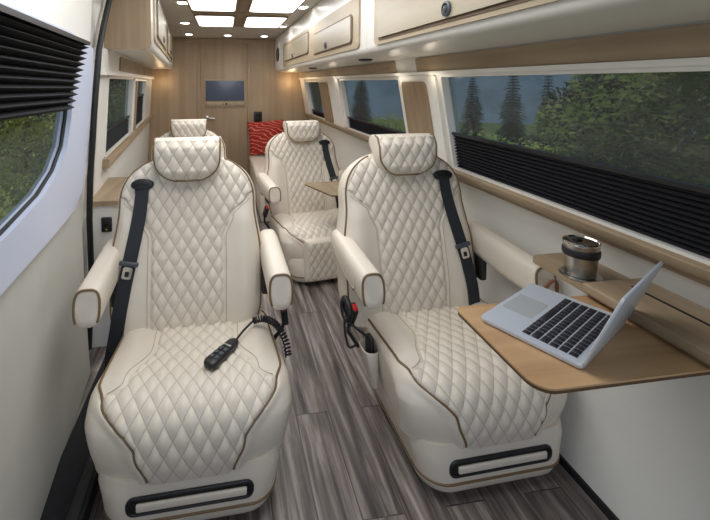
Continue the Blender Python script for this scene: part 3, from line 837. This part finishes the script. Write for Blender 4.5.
def make_belt(s, parent):
    def surf(x, z, off): y, _ = b_front(x, z); return Vector(BK(x, y-off, z))
    path = [(.185, .575), (.182, .52), (.196, .42), (.214, .32), (.232, .22), (.248, .13), (.262, .05), (.272, -.01)]
    pts = []
    for i in range(len(path)-1):
        for k in range(6):
            t = k/6; pts.append((path[i][0]+(path[i+1][0]-path[i][0])*t, path[i][1]+(path[i+1][1]-path[i][1])*t))
    pts.append(path[-1])
    V = []; F = []; hw = .027
    C = [surf(s*x, z, .010) for x, z in pts]
    C += [C[-1]+Vector((s*.012, -.004, -.05)), C[-1]+Vector((s*.02, .01, -.12))]
    # straighten: the strap spans the hollows under tension
    for it in range(30):
        C = [C[0]]+[(C[i-1]+C[i]*2+C[i+1])/4 if (C[i-1].y+C[i+1].y)/2 < C[i].y else C[i] for i in range(1, len(C)-1)]+[C[-1]]
    nC = len(C)
    for i, c in enumerate(C):
        t = (C[min(i+1, nC-1)]-C[max(0, i-1)]).normalized(); nrm = Vector((s*.10, -1, -.2)).normalized(); w = t.cross(nrm).normalized(); nrm = w.cross(t).normalized()
        if nrm.y > 0: nrm = -nrm
        for a, b in ((-1, .0012), (1, .0012), (1, -.0012), (-1, -.0012)): V.append(c+w*hw*a+nrm*b)
    for i in range(nC-1):
        for j in range(4): F.append((i*4+j, i*4+(j+1) % 4, (i+1)*4+(j+1) % 4, (i+1)*4+j))
    F += [(0, 1, 2, 3), tuple(range(nC*4-4, nC*4))]
    o = mesh('seat_belt', V, F, M['webbing'], parent)
    # guide: an oval slotted escutcheon on the shoulder
    gc = surf(s*.185, .582, .004)
    out = [(x*.046, z*.024) for x, z in [(math.cos(2*PI*i/32), math.sin(2*PI*i/32)) for i in range(32)]]
    R = Matrix.Translation(gc) @ Matrix.Rotation(-TILT-.1, 4, 'X')
    g = MB().loft([[(x*k, y, z*k) for x, z in out] for k, y in ((1, .012), (1, -.002), (.92, -.008), (.80, -.010))], mtx=R).build('belt_guide', M['black'], o)
    g2 = MB().box((0, -.0105, -.002), (.058, .004, .009), .001, mtx=R).build('guide_slot', M['darkgap'], g)
    k = next(i for i, p in enumerate(pts) if p[1] <= .285)
    c = C[k]; t = (C[k+1]-C[k-1]).normalized()
    ang = math.atan2(s*abs(t.x), abs(t.z))
    R = Matrix.Translation(c+Vector((0, -.006, 0))) @ Matrix.Rotation(-TILT, 4, 'X') @ Matrix.Rotation(ang*-1, 4, 'Y')
    tg = MB().box((0, 0, .012), (.072, .014, .018), .005, mtx=R).build('latch_tongue_cover', M['grey'], o)
    a = rrect(.036, .045, .008); b = rrect(.016, .020, .004); n = len(a)
    mb = MB(); V = [(x, -.002, z-.022) for x, z in a]+[(x, -.002, z-.026) for x, z in b]+[(x, .001, z-.022) for x, z in a]+[(x, .001, z-.026) for x, z in b]
    F = []
    for i in range(n):
        j = (i+1) % n; F += [(i, j, n+j, n+i), (2*n+i, 2*n+j, 3*n+j, 3*n+i), (i, j, 2*n+j, 2*n+i), (n+i, n+j, 3*n+j, 3*n+i)]
    mb.add(V, F, R); mb.build('latch_plate', M['chrome'], o)
    return o

def make_buckle(s, parent):
    R = Matrix.Translation((s*.354, .085, .430)) @ Matrix.Rotation(math.radians(20), 4, 'X') @ Matrix.Rotation(-s*.15, 4, 'Y')
    o = MB().box((0, 0, 0), (.026, .045, .085), .007, 3, mtx=R).build('belt_buckle', M['black'], parent)
    MB().box((0, -.004, .040), (.019, .030, .012), .003, mtx=R).build('release_button', M['red'], o)
    MB().tube([R @ Vector((0, 0, -.04)), (s*.350, .14, .33), (s*.295, .17, .24)], .008, 8).build('buckle_stalk', M['black'], o)
    return o

def captain_seat(label, loc, rz, outboard, slot=True, legrest=False, loop=False, src=None, k=.0):
    t = thing('captain_seat', label, 'seat', loc, rz, 'cream quilted captain seats')
    if src is None:
        make_base(t); make_cushion(t); make_backrest(t); make_headrest(t)
    else:
        for ch in src.children:
            if ch.name.split('.')[0] in ('seat_base', 'seat_cushion', 'backrest', 'headrest'):
                c = ch.copy(); COL.objects.link(c); c.parent = t
                for g in ch.children:
                    d = g.copy(); COL.objects.link(d); d.parent = c
    if slot: make_slot(t)
    if legrest: make_legrest(t)
    for s in (-1, 1): make_arm(s, t, loop and s == outboard)
    make_belt(outboard, t); make_buckle(-outboard, t)
    for ch in t.children:                      # back set slightly to one side of the seat frame
        n = ch.name.split('.')[0]
        ch.location.x = k if n in ('seat_base', 'seat_cushion', 'footrest_slot', 'leg_rest') else -k if n in ('backrest', 'headrest', 'seat_belt') else 0
    return t
LS = captain_seat('cream quilted captain seat nearest the sliding door with a black handset on it', (-.132, 1.405, 0), math.radians(1), -1, k=.020)
RS = captain_seat('cream quilted captain seat beside the oak table and laptop', (.835, 1.375, 0), math.radians(1.5), 1, loop=True, src=LS, k=.030)
RR = captain_seat('cream quilted captain seat behind on the right, with a quilted leg rest', (.645, 2.78, 0), math.radians(8), 1, False, True, src=LS)
RL = captain_seat('cream quilted captain seat behind on the left, mostly hidden by the front seat', (-.262, 2.90, 0), math.radians(4), -1, False, True, loop=True, src=LS)

RR.scale = (1, 1, .935); RL.scale = (1, 1, .945)
# ================================================================== small things
# handset on the left seat
t = thing('remote_control', 'black seat handset with keypad and coiled cord lying on the left front seat', 'remote control', (-.016, 1.355, .392), math.radians(-37))
mx = Matrix.Rotation(math.radians(-3), 4, 'X')
lv = []
for z, k in ((-.009, .86), (-.006, .97), (.004, 1), (.010, .93), (.013, .80)):
    L = []
    for x, y in rrect(.052, .165, .022, 6):
        f = 1-.30*max(0, y/.085)
        L.append((x*k*f, y*(1-(1-k)*.35), z))
    lv.append(L)
MB().loft(lv, mtx=mx).build('handset_case', M['black'], t)
for i in range(3):
    for j in range(2):
        MB().box((-.010+.020*j, -.045+.024*i, .0145), (.014, .015, .004), .001, mtx=mx).build('button', M['grey'], t)
MB().box((0, .028, .0145), (.030, .008, .003), .001, mtx=mx).build('display_strip', M['steel'], t)
mx2 = Matrix.Rotation(math.radians(37), 4, 'Z')
start = mx2 @ Vector((0.0, 0, 0))
def to_local(p): return mx2 @ (Vector(p)-Vector((-.02, 1.365, .392)))
path = smooth_pts([to_local(p) for p in ((.030, 1.432, .392), (.06, 1.48, .395), (.10, 1.53, .398))], 8)
MB().tube(path, .0042, 6).build('cord', M['black'], t)
path = smooth_pts([to_local(p) for p in ((.10, 1.53, .398), (.14, 1.52, .408), (.182, 1.475, .408), (.207, 1.42, .385), (.213, 1.375, .352))], 40)
hel = []
for i, p in enumerate(path):
    a = i*.80; tg_ = (path[min(i+1, len(path)-1)]-path[max(i-1, 0)]).normalized(); u = tg_.orthogonal().normalized()
    u = (Vector((0, 0, 1))-tg_*tg_.z).normalized(); v = tg_.cross(u)
    hel.append(p+u*.011*math.cos(a)+v*.011*math.sin(a))
MB().tube(hel, .0034, 5).build('coiled_cord', M['black'], t)

# handset stowed in the right seat's side pocket
def rs(p): return RS.matrix_basis @ Vector(p)
RSm = Matrix.Translation(RS.location) @ Matrix.Rotation(math.radians(1.5), 4, 'Z')
def pocket():
    loops = []
    for z, wx, wy in ((.17, .010, .030), (.20, .014, .036), (.26, .022, .042), (.318, .030, .047), (.322, .028, .045), (.315, .025, .042), (.22, .013, .033)):
        loops.append([(-.268-wx+x, .05+y, z) for x, y in rrect(2*wx, 2*wy, min(wx, wy)*.9, 5)])
    MB().loft(loops).build('side_pocket', M['leather'], RS)
pocket()
t = thing('remote_control', 'black handset in the right front seat side pocket, cord looped over the buckle', 'remote control', RSm @ Vector((-.293, .05, .30)), math.radians(4.5))
MB().loft([[(x*k, y*k, z) for x, y in rrect(.022, .052, .01, 5)] for z, k in ((-.06, .7), (-.05, .9), (.03, 1), (.052, .95), (.06, .75))]).build('handset_case', M['black'], t)
base = Vector((-.293, .05, .30))
P = [Vector(p)-base for p in ((-.296, .05, .355), (-.340, .05, .39), (-.372, .075, .415))]
MB().tube(smooth_pts(P, 8), .005, 6).build('cord', M['black'], t)
cc = Vector((-.372, .095, .450))-base; hel = []
for i in range(420):
    a = 2*PI*i/420*1.0; b = i*.78
    rr = .036+.009*math.cos(b)
    hel.append(cc+Vector((.009*math.sin(b), rr*math.cos(a), rr*1.05*math.sin(a))))
MB().tube(hel, .0036, 5).build('coiled_cord', M['black'], t)
MB().tube(smooth_pts([cc+Vector((0, .02, -.03)), cc+Vector((-.004, .0, -.09)), cc+Vector((.0, -.03, -.13)), cc+Vector((.01, -.07, -.10))], 8), .005, 6).build('cord_tail', M['black'], t)

# ---- oak table, ledge, tumbler, laptop
TZ = .74
t = thing('folding_table', 'warm oak folding table top beside the right front seat holding the laptop', 'table', (.80, .80, TZ))
poly = []
def corner(cx, cy, r, a0, n=8): return [(cx+r*math.cos(math.radians(a0+90*k/n)), cy+r*math.sin(math.radians(a0+90*k/n))) for k in range(n+1)]
x0, x1, y0, y1 = .585, 1.10, .655, .945
poly = corner(x0+.045, y0+.04, .04, 180)+[(x1, y0), (x1, y1)]+corner(x0+.03, y1-.025, .025, 90)
sh = lambda p: (p[0]+(.0 if p[1] < .8 else .0), p[1])
pl = [(x-.80, y-.80) for x, y in poly]
MB().prism(pl, lambda p: (p[0], p[1], -.004), lambda p: (p[0], p[1], 0)).build('tabletop', M['wood_table'], t)
MB().prism(pl, lambda p: (p[0]*.997, p[1]*.997, -.011), lambda p: (p[0]*.999, p[1]*.999, -.004)).build('table_edge', M['wood_edge'], t)
mb = MB(); mb.box((.215, -.08, -.03), (.06, .03, .022), .004); mb.box((.215, .08, -.03), (.06, .03, .022), .004); mb.build('hinge_bracket', M['black'], t)

t = thing('wall_ledge', 'long oak ledge with a cup holder fixed to the wall below the large right window', 'shelf', (1.07, .8, .76))
def XLg(y): return .978
out = corner(XLg(0)+.05, 1.15-.05, .05, 90)[::-1]
led = [(1.16, -.3), (.978, -.3)]+[(.978+.045-.045*math.cos(a), 1.115+.045*math.sin(a)) for a in [PI/2*k/6 for k in range(7)]]+[(1.16, 1.16)]
MB().prism([(x-1.07, y-.8) for x, y in led], lambda p: (p[0], p[1], -.012), lambda p: (p[0], p[1], 0)).build('ledge_board', M['wood_trim'], t)
fl2 = [(1.155, -.28), (.974, -.28), (.974, .86), (1.155, .86)]
MB().box((1.062-1.07, .32-.8, .008), (.190, 1.24, .026), .004).build('ledge_lid', M['wood_trim'], t)
MB().box((1.078-1.07, .30-.8, .0206), (.008, 1.20, .003)).build('lid_groove', M['darkgap'], t)
MB().lathe([(.046, .0), (.052, .0), (.054, .003), (.049, .005), (.046, .002)], 40, (1.035-1.07, 1.015-.8, 0)).build('cup_holder_ring', M['steel'], t)
MB().lathe([(.0, .0008), (.047, .0008), (.047, .0016), (.0, .0016)], 32, (1.035-1.07, 1.015-.8, 0)).build('cup_holder_well', M['darkgap'], t)

t = thing('travel_tumbler', 'stainless steel tumbler with a black band standing in the ledge cup holder', 'cup', (1.035, 1.015, .7618)); t.scale = (.97, .97, .95)
MB().lathe([(.0, 0), (.036, 0), (.039, .004), (.047, .098), (.0485, .100), (.046, .101), (.044, .094), (.0, .092)], 48).build('tumbler_body', M['steel'], t)
MB().lathe([(.0445, .064), (.0472, .064), (.0488, .068), (.0492, .080), (.0478, .084), (.0455, .084)], 48).build('grip_band', M['black'], t)
lid = MB().lathe([(.0, .090), (.0445, .094), (.0480, .101), (.0480, .106), (.045, .108), (.042, .103), (.0, .102)], 48).build('lid', M['chrome'], t)
MB().lathe([(.0, .1015), (.0415, .1025), (.041, .105), (.0, .105)], 40).build('lid_cover', M['lid_steel'], lid)
MB().box((.0, .015, .108), (.018, .02, .006), .002).build('sip_slider', M['black'], lid)

A = Vector((.626, .889)); B = Vector((.869, 1.013)); C = Vector((.728, .705))
ctr = (B+C)/2; ang = math.atan2((B-A).y, (B-A).x)
t = thing('laptop', 'open silver laptop with a black keyboard on the oak table', 'laptop', (ctr.x-.006, ctr.y-.012, TZ+.0006), ang); t.scale = (1.04, 1.05, 1)
LW_, LD = .273, .205
ol = rrect(LW_, LD, .012)
bmv = MB().loft([[(x*k, y*k, z) for x, y in ol] for z, k in ((0, .97), (.003, .995), (.010, 1), (.0115, .995))]).build('laptop_base', M['alu'], t)
# y>0 is the palm-rest side (towards the seat), y<0 the hinge
MB().prism(rrect(.098, .066, .004), lambda p: (p[0], p[1]+.060, .0112), lambda p: (p[0], p[1]+.060, .0119)).build('trackpad', M['pad'], bmv)
kb = MB()
rows = 6; yk0, yk1 = .018, -.088
for r in range(rows):
    y = yk0+(yk1-yk0)*(r+.5)/rows; hh = abs(yk1-yk0)/rows*.84
    if r == 0: ws = [1, 1, 1, 1.3, 5, 1.3, 1, 1, 1, 1]
    elif r == 1: ws = [2.2]+[1]*10+[2.2]
    elif r == 2: ws = [1.8]+[1]*11+[1.8]
    elif r == 3: ws = [1.5]+[1]*12
    elif r == 4: ws = [1]*13+[1.5]
    else: ws = [1]*14
    tot = sum(ws); W = .238; x = W/2
    for w in ws:
        d = W*w/tot; kb.box((x-d/2, y, .0122), (d-.0022, hh, .0016), .0005, 1); x -= d
kbb = MB().prism(rrect(.243, .110, .004), lambda p: (p[0], p[1]-.035, .0112), lambda p: (p[0], p[1]-.035, .0117)).build('keyboard_well', M['alu'], bmv)
kb.build('keyboard', M['keys'], bmv)
lm = Matrix.Translation((0, -LD/2+.004, .011)) @ Matrix.Rotation(math.radians(90+19), 4, 'X')
LD2 = .178
lidp = [(x, y+LD/2) for x, y in rrect(LW_, LD2, .012)]
lidp = [(x, y-(LD-LD2)/2) for x, y in lidp]
ld = MB().loft([[(x*k, LD/2+(y-LD/2)*k, z) for x, y in lidp] for z, k in ((-.0005, .985), (.001, 1), (.004, 1), (.0055, .985))], mtx=lm).build('laptop_lid', M['alu'], t)
MB().prism([(x*.93, (y-LD/2)*.90+LD/2) for x, y in lidp], lambda p: tuple(lm @ Vector((p[0], p[1], -.0012))), lambda p: tuple(lm @ Vector((p[0], p[1], -.0003)))).build('laptop_screen', M['darkgap'], ld)

# small side table by the rear right seat
t = thing('side_table', 'small oak swing table in front of the rear right seat', 'table', (.85, 2.56, .62))
pp = [(.545, 2.71), (.553, 2.735), (.58, 2.745), (1.10, 2.745), (1.185, 2.70), (1.185, 2.46), (1.10, 2.42), (.68, 2.405), (.655, 2.412)]
MB().prism([(x-.85, y-2.56) for x, y in pp], lambda p: (p[0], p[1], -.004), lambda p: (p[0], p[1], 0)).build('tabletop', M['wood_trim'], t)
MB().prism([(x-.85, y-2.56) for x, y in pp], lambda p: (p[0]*.995, p[1]*.995, -.011), lambda p: (p[0], p[1], -.004)).build('table_edge', M['wood_edge'], t)

# console behind the left seat
t = thing('side_console', 'white side console with an oak top against the left wall behind the front seat', 'cabinet', (-.62, 2.30, 0))
f = lambda y: XL(y, .5)
b = MB(); V = []
ya, yb2 = 2.06, 2.56
for z in (0, .72):
    for x, y in ((XL(ya, .3)-.0, ya), (-.53, ya), (-.55, yb2), (XL(yb2, .3)-.0, yb2)): V.append((x+.62, y-2.30, z))
b.add(V, [(0, 1, 2, 3), (4, 5, 6, 7), (0, 1, 5, 4), (1, 2, 6, 5), (2, 3, 7, 6), (3, 0, 4, 7)])
b.build('console_body', M['lam'], t, smooth=False)
V = []
for z in (.72, .745):
    for x, y in ((XL(ya, .75), ya-.012), (-.515, ya-.012), (-.535, yb2), (XL(yb2, .75), yb2)): V.append((x+.62, y-2.30, z))
MB().add(V, [(0, 1, 2, 3), (4, 5, 6, 7), (0, 1, 5, 4), (1, 2, 6, 5), (2, 3, 7, 6), (3, 0, 4, 7)]).build('console_top', M['wood_trim'], t, smooth=False)
o = MB().box((.035, ya-2.30-.006, .625), (.050, .012, .075), .008).build('power_outlet', M['black'], t)
MB().box((.035, ya-2.30-.0125, .632), (.022, .004, .020), .002).build('outlet_socket', M['darkgap'], o)
MB().box((.035, ya-2.30-.0125, .602), (.010, .003, .006), .001).build('outlet_light', plain('amber_dot', srgb(190, 150, 60), .4), o)

# back wall fittings
t = thing('wall_monitor', 'flat blue-grey monitor in an oak frame on the back wall', 'television', (0, YB-.0165, 1.19))
MB().box((0, -.008, -.01), (.545, .016, .37), .004).build('monitor_frame', M['wood_frame'], t)
MB().box((0, -.018, .022), (.515, .008, .272), .002).build('screen', M['screen'], t)
MB().box((0, -.018, -.155), (.515, .012, .05), .004).build('frame_ledge', M['wood_frame'], t)
mb = MB()
mb.box((.0, -.0245, -.155), (.06, .004, .022), .002); mb.build('logo_plate', M['black'], t)
MB().box((-.012, -.0268, -.155), (.018, .002, .012), .001).build('logo_mark', M['lam'], t)
t = thing('wall_vent', 'black rectangular plate on the back wall above the red cushion', 'outlet', (.445, YB-.0005, .84))
o = MB().box((0, -.006, 0), (.115, .012, .165), .004).build('face_plate', M['black'], t)
MB().box((0, -.013, .035), (.06, .004, .045), .003).build('socket', M['darkgap'], o); MB().box((0, -.013, -.035), (.06, .004, .045), .003).build('socket', M['darkgap'], o)

# bench in the rear and its cushion
t = thing('rear_bench', 'low cream padded bench against the back wall on the right', 'bench', (.7, 4.6, 0))
MB().box((0, 0, .125), (.74, 1.74, .25), .01).build('bench_box', M['leather'], t)
MB().box((0, 0, .295), (.76, 1.76, .09), .035, 5).build('bench_pad', M['leather'], t)
V = []; F = []; N = 36
for sgn in (-1, 1):
    for i in range(N+1):
        for j in range(N+1):
            u = -1+2*i/N; v = -1+2*j/N
            k = max(0, (1-abs(u)**2.2)*(1-abs(v)**2.2))**.5
            pin = .045
            x = .25*u*(1-pin*(1-v*v)); z = .225*v*(1-pin*(1-u*u)); V.append((x, sgn*.085*k+.006*math.sin(9*u+4*v)*k, z))
m = N+1
for b_ in (0, m*m):
    for i in range(N):
        for j in range(N): F.append((b_+i*m+j, b_+i*m+j+1, b_+(i+1)*m+j+1, b_+(i+1)*m+j))
pil = mesh('red_cushion', V, F, M['pillow'])
pil.location = (.555, 5.345, .585); pil.rotation_euler = (math.radians(-12), math.radians(-3), math.radians(4))
tag(pil, 'red patterned cushion leaning on the back wall on the low bench', 'cushion')

# ================================================================== outside
GZ = -2.5
gr = MB().box((0, 15, GZ-.1), (70, 60, .2)).build('ground', plain('grass_ground', srgb(96, 112, 60), .9, noise=.35, nscale=1.5), smooth=False); struct(gr)
def hills(name, R0, h0, a0, a1, mat, seed):
    rnd = random.Random(seed); V = []; F = []; n = 120
    ph = [rnd.uniform(0, 6) for _ in range(6)]
    for i in range(n+1):
        a = math.radians(a0+(a1-a0)*i/n)
        h = h0*(1+.25*math.sin(3*a+ph[0])+.14*math.sin(9*a+ph[1])+.05*math.sin(27*a+ph[2])+.03*math.sin(80*a+ph[3]))
        for r, z in ((R0, GZ), (R0*1.1, GZ+h*.55), (R0*1.25, GZ+h)):
            V.append((r*math.sin(a), r*math.cos(a), z))
    for i in range(n):
        for k in range(2): F.append((i*3+k, i*3+k+1, (i+1)*3+k+1, (i+1)*3+k))
    return struct(mesh(name, V, F, mat))
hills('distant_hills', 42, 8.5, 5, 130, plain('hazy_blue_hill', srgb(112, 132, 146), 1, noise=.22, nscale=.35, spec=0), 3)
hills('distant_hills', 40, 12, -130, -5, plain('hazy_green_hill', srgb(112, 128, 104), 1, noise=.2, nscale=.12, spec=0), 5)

def leaf_cloud(V, F, c, r, n, size, rnd, flat=1):
    for _ in range(n):
        while True:
            d = Vector((rnd.uniform(-1, 1), rnd.uniform(-1, 1), rnd.uniform(-1, 1)))
            if .25 < d.length < 1: break
        d = d.normalized()*(d.length**.5)
        p = Vector(c)+Vector((d.x*r[0], d.y*r[1], d.z*r[2]))
        u = Vector((rnd.gauss(0, 1), rnd.gauss(0, 1), rnd.gauss(0, .6))).normalized(); v = u.orthogonal().normalized()
        s = size*rnd.uniform(.6, 1.3); k = len(V)
        V += [p-u*s, p+v*s*.55, p+u*s, p-v*s*.55]; F.append((k, k+1, k+2, k+3))
def broadleaf(h, w, seed, n=5200, size=.07):
    rnd = random.Random(seed); V = []; F = []; B = MB()
    B.tube([(0, 0, 0), (.03*h*.2, 0, h*.35), (0, .02*h, h*.8)], lambda t: .030*h*(1-.75*t), 8)
    cl = []
    for i in range(26):
        a = rnd.uniform(0, 2*PI); z = rnd.uniform(.12, .93); rr = w*.5*math.sin(PI*min(1, max(.12, z*.95)))**.7*rnd.uniform(.35, 1)
        cl.append((rr*math.cos(a), rr*math.sin(a), z*h, w*rnd.uniform(.17, .30)))
    for x, y, z, r in cl:
        B.tube([(0, 0, z*.72), (x*.5, y*.5, z*.86), (x, y, z)], lambda t: .010*h*(1-.8*t), 5)
        leaf_cloud(V, F, (x, y, z), (r, r, r*.8), n//26, size, rnd)
    return B, V, F
def conifer(h, w, seed):
    rnd = random.Random(seed); V = []; F = []; B = MB()
    B.tube([(0, 0, 0), (0, 0, h)], lambda t: .018*h*(1-.93*t), 8)
    nz_ = 34
    for i in range(nz_):
        f = i/nz_; z = h*(.08+.91*f); L = w*.5*(1-f)**.85*rnd.uniform(.75, 1.1)+.05
        m = 11 if f < .7 else 7
        for k in range(m):
            a = 2*PI*k/m+rnd.uniform(-.3, .3)+i; l = L*rnd.uniform(.65, 1.12); dr = Vector((math.cos(a), math.sin(a), 0)); sd = Vector((-dr.y, dr.x, 0))
            for q in range(9):
                g = (q+1)/9; p = dr*l*g+Vector((0, 0, z-.30*l*g*g+.03*l))
                s = (.20*h/8+.20*l)*(1.1-g*.7)
                for sg in (-1, 1):
                    k0 = len(V); tip = p+sd*sg*s+dr*s*.7+Vector((0, 0, -s*rnd.uniform(.1, .6)))
                    V += [p-dr*s*.25, p+dr*s*.35, tip, p+sd*sg*s*.5-dr*s*.1+Vector((0, 0, -s*.25))]; F.append((k0, k0+1, k0+2, k0+3))
    return B, V, F
bark = plain('bark', srgb(70, 68, 60), .9, noise=.3, nscale=10)
FM = dict(
    con=foliage_mat('conifer_needles', srgb(58, 74, 62), srgb(92, 110, 84)),
    dark=foliage_mat('dark_leaves', srgb(62, 72, 50), srgb(104, 114, 78)),
    green=foliage_mat('green_leaves', srgb(84, 102, 52), srgb(140, 154, 84)),
    bush=foliage_mat('bright_bush_leaves', srgb(106, 126, 58), srgb(160, 174, 92)),
    yel=foliage_mat('lit_yellow_green_leaves', srgb(150, 160, 66), srgb(222, 220, 130)))  # light painted into the leaf colours, as these sides get no sun
PROTO = {}
def tree(name, key, maker, mat, x, y, s, rz, label, cat, group, z=GZ, sz=None):
    t = thing(name, label, cat, (x, y, z), rz, group); t.scale = (s, s, sz or s)
    if key not in PROTO:
        B, V, F = maker(); a = B.build('trunk', bark, t); b = mesh('foliage', V, F, None, t, smooth=False); PROTO[key] = (a, b)
        b.data.materials.append(mat)
        a0, b0 = a, b
    else:
        a, b = PROTO[key]
        a0 = a.copy(); COL.objects.link(a0); a0.parent = t
        b0 = b.copy(); COL.objects.link(b0); b0.parent = t
    b0.material_slots[0].link = 'OBJECT'; b0.material_slots[0].material = mat
    return t
con = lambda: conifer(8, 3.0, 4)
brd = lambda: broadleaf(5, 4.2, 11, 9000, .085)
bsh = lambda: broadleaf(2.2, 2.6, 21, 5200, .055)
def at(px, Yd, ox=225):        # a bearing measured from the van's centre line
    return Yd*px
GT = 'trees outside the right windows'
# bearing = sideways distance over distance ahead, seen from the aisle
def put(name, key, mk, mt, b_, Yd, sc_, lab, cat, g, sz=None): return tree(name, key, mk, FM[mt], b_*Yd, Yd, sc_, b_*37+Yd, lab, cat, g, GZ, sz)
put('conifer_tree', 'con', con, 'con', .665, 17.0, .55, 'dark conifer at the far end of the large right window', 'tree', GT)
put('conifer_tree', 'con', con, 'con', .786, 15.5, .58, 'middle conifer of three in the large right window', 'tree', GT)
put('conifer_tree', 'con', con, 'con', .895, 13.0, .525, 'slim conifer just left of the leafy trees in the large right window', 'tree', GT)
put('conifer_tree', 'con', con, 'con', .350, 26.0, .66, 'broad conifer seen through the middle right window', 'tree', GT)
put('leafy_tree', 'brd', brd, 'green', 1.30, 8.0, .93, 'tall green leafy tree filling the near end of the large right window', 'tree', GT)
put('leafy_tree', 'brd', brd, 'dark', 1.03, 10.5, .80, 'dark grey-green leafy tree right of the slim conifer', 'tree', GT)
put('leafy_tree', 'brd', brd, 'green', 1.62, 6.2, .92, 'leafy tree at the outer edge of the large right window', 'tree', GT)
put('leafy_tree', 'brd', brd, 'dark', 1.22, 17.5, 1.2, 'dark leafy tree standing behind the tall green one', 'tree', GT)
put('round_bush', 'bsh', bsh, 'bush', .77, 9.0, 1.05, 'bright round bush below the conifers in the large right window', 'bush', GT)
put('round_bush', 'bsh', bsh, 'bush', .455, 15.5, 1.05, 'bright green bush at the near end of the middle right window', 'bush', GT)
put('round_bush', 'bsh', bsh, 'green', .95, 6.0, .86, 'green bush in front of the dark grey-green tree', 'bush', GT)
GL_ = 'greenery outside the left windows'
put('round_bush', 'bsh', bsh, 'yel', -.45, 8.6, .95, 'yellow-green bush low in the sliding door window', 'bush', GL_)
put('round_bush', 'bsh', bsh, 'yel', -.66, 6.6, .95, 'bright bush at the left edge of the sliding door window', 'bush', GL_)
put('round_bush', 'bsh', bsh, 'yel', -.46, 15.5, 1.3, 'green bush behind the yellow-green one outside the sliding door', 'bush', GL_)
put('leafy_tree', 'brd', brd, 'dark', -.42, 20.0, .9, 'grey-green leafy tree in the sliding door window under the blind', 'tree', GL_)
put('leafy_tree', 'brd', brd, 'green', -.265, 25.0, 1.0, 'leafy tree seen through the left window above the console', 'tree', GL_)

# ================================================================== light
w = bpy.data.worlds.new('World'); sc.world = w; w.use_nodes = True; nt = w.node_tree
bg = nt.nodes['Background']
sky = nt.nodes.new('ShaderNodeTexCoord'); sp = nt.nodes.new('ShaderNodeSeparateXYZ'); nt.links.new(sky.outputs['Generated'], sp.inputs[0])
rp = nt.nodes.new('ShaderNodeValToRGB'); rp.color_ramp.elements[0].position = .48; rp.color_ramp.elements[0].color = srgb(150, 172, 200); rp.color_ramp.elements[1].position = .9; rp.color_ramp.elements[1].color = srgb(112, 142, 184)
mr = nt.nodes.new('ShaderNodeMapRange'); mr.inputs['From Min'].default_value = -1; nt.links.new(sp.outputs[2], mr.inputs['Value']); nt.links.new(mr.outputs[0], rp.inputs['Fac'])
nt.links.new(rp.outputs['Color'], bg.inputs['Color']); bg.inputs['Strength'].default_value = .72

def lamp(name, kind, e, loc, rot=(0, 0, 0), col=(1, 1, 1), **k):
    l = bpy.data.lights.new(name, kind); l.energy = e; l.color = col
    for a, v in k.items(): setattr(l, a, v)
    o = bpy.data.objects.new(name, l); COL.objects.link(o); o.location = loc; o.rotation_euler = rot
    return o
R_ = math.radians
lamp('sun_lamp', 'SUN', 2.4, (0, 0, 20), (R_(6), R_(-20), 0), (1, .97, .9), angle=R_(20))
lamp('aisle_fill', 'AREA', 18, (.12, 1.5, ZC-.03), (0, 0, 0), (.98, .99, 1), shape='RECTANGLE', size=.9, size_y=1.6)  # overhead fill added for brightness, no fixture of its own
lamp('aisle_fill', 'AREA', 12.5, (.15, 3.6, ZC-.05), (0, 0, 0), (.98, .99, 1), shape='RECTANGLE', size=.8, size_y=2.0)  # second added fill, below the lit ceiling panels
lamp('windscreen_fill', 'AREA', 10, (.0, -1.0, 1.45), (R_(84), 0, 0), (.94, .97, 1), shape='RECTANGLE', size=1.7, size_y=.9)  # unseen fill added behind the camera, standing for windscreen daylight
lamp('strip_light', 'POINT', 1.1, (.88, 5.36, 1.33), col=(1, .72, .42), shadow_soft_size=.05)
lamp('strip_light', 'POINT', .7, (-.80, 5.36, 1.33), col=(1, .72, .42), shadow_soft_size=.05)
for y in (1.86, 2.26, 3.66): lamp('strip_light', 'POINT', .16, (.985, y, 1.34), col=(1, .88, .70), shadow_soft_size=.03)

# ================================================================== camera
F_ = 400.0
yaw = math.atan(.148); pit = math.radians(3)
cd = bpy.data.cameras.new('camera'); cd.sensor_fit = 'HORIZONTAL'; cd.sensor_width = 36; cd.lens = F_*36/710
cd.shift_x = (355-284.28)/710; cd.shift_y = (102.96-260)/710
cd.clip_start = .05; cd.clip_end = 400
co = bpy.data.objects.new('camera', cd); COL.objects.link(co)
co.location = (0, 0, 1.33); co.rotation_euler = (PI/2-pit, 0, -yaw)
sc.camera = co
sc.view_settings.view_transform = 'Standard'; sc.view_settings.look = 'None'; sc.view_settings.exposure = 0; sc.view_settings.gamma = 1
sc.cycles.max_bounces = 8; sc.cycles.transparent_max_bounces = 16
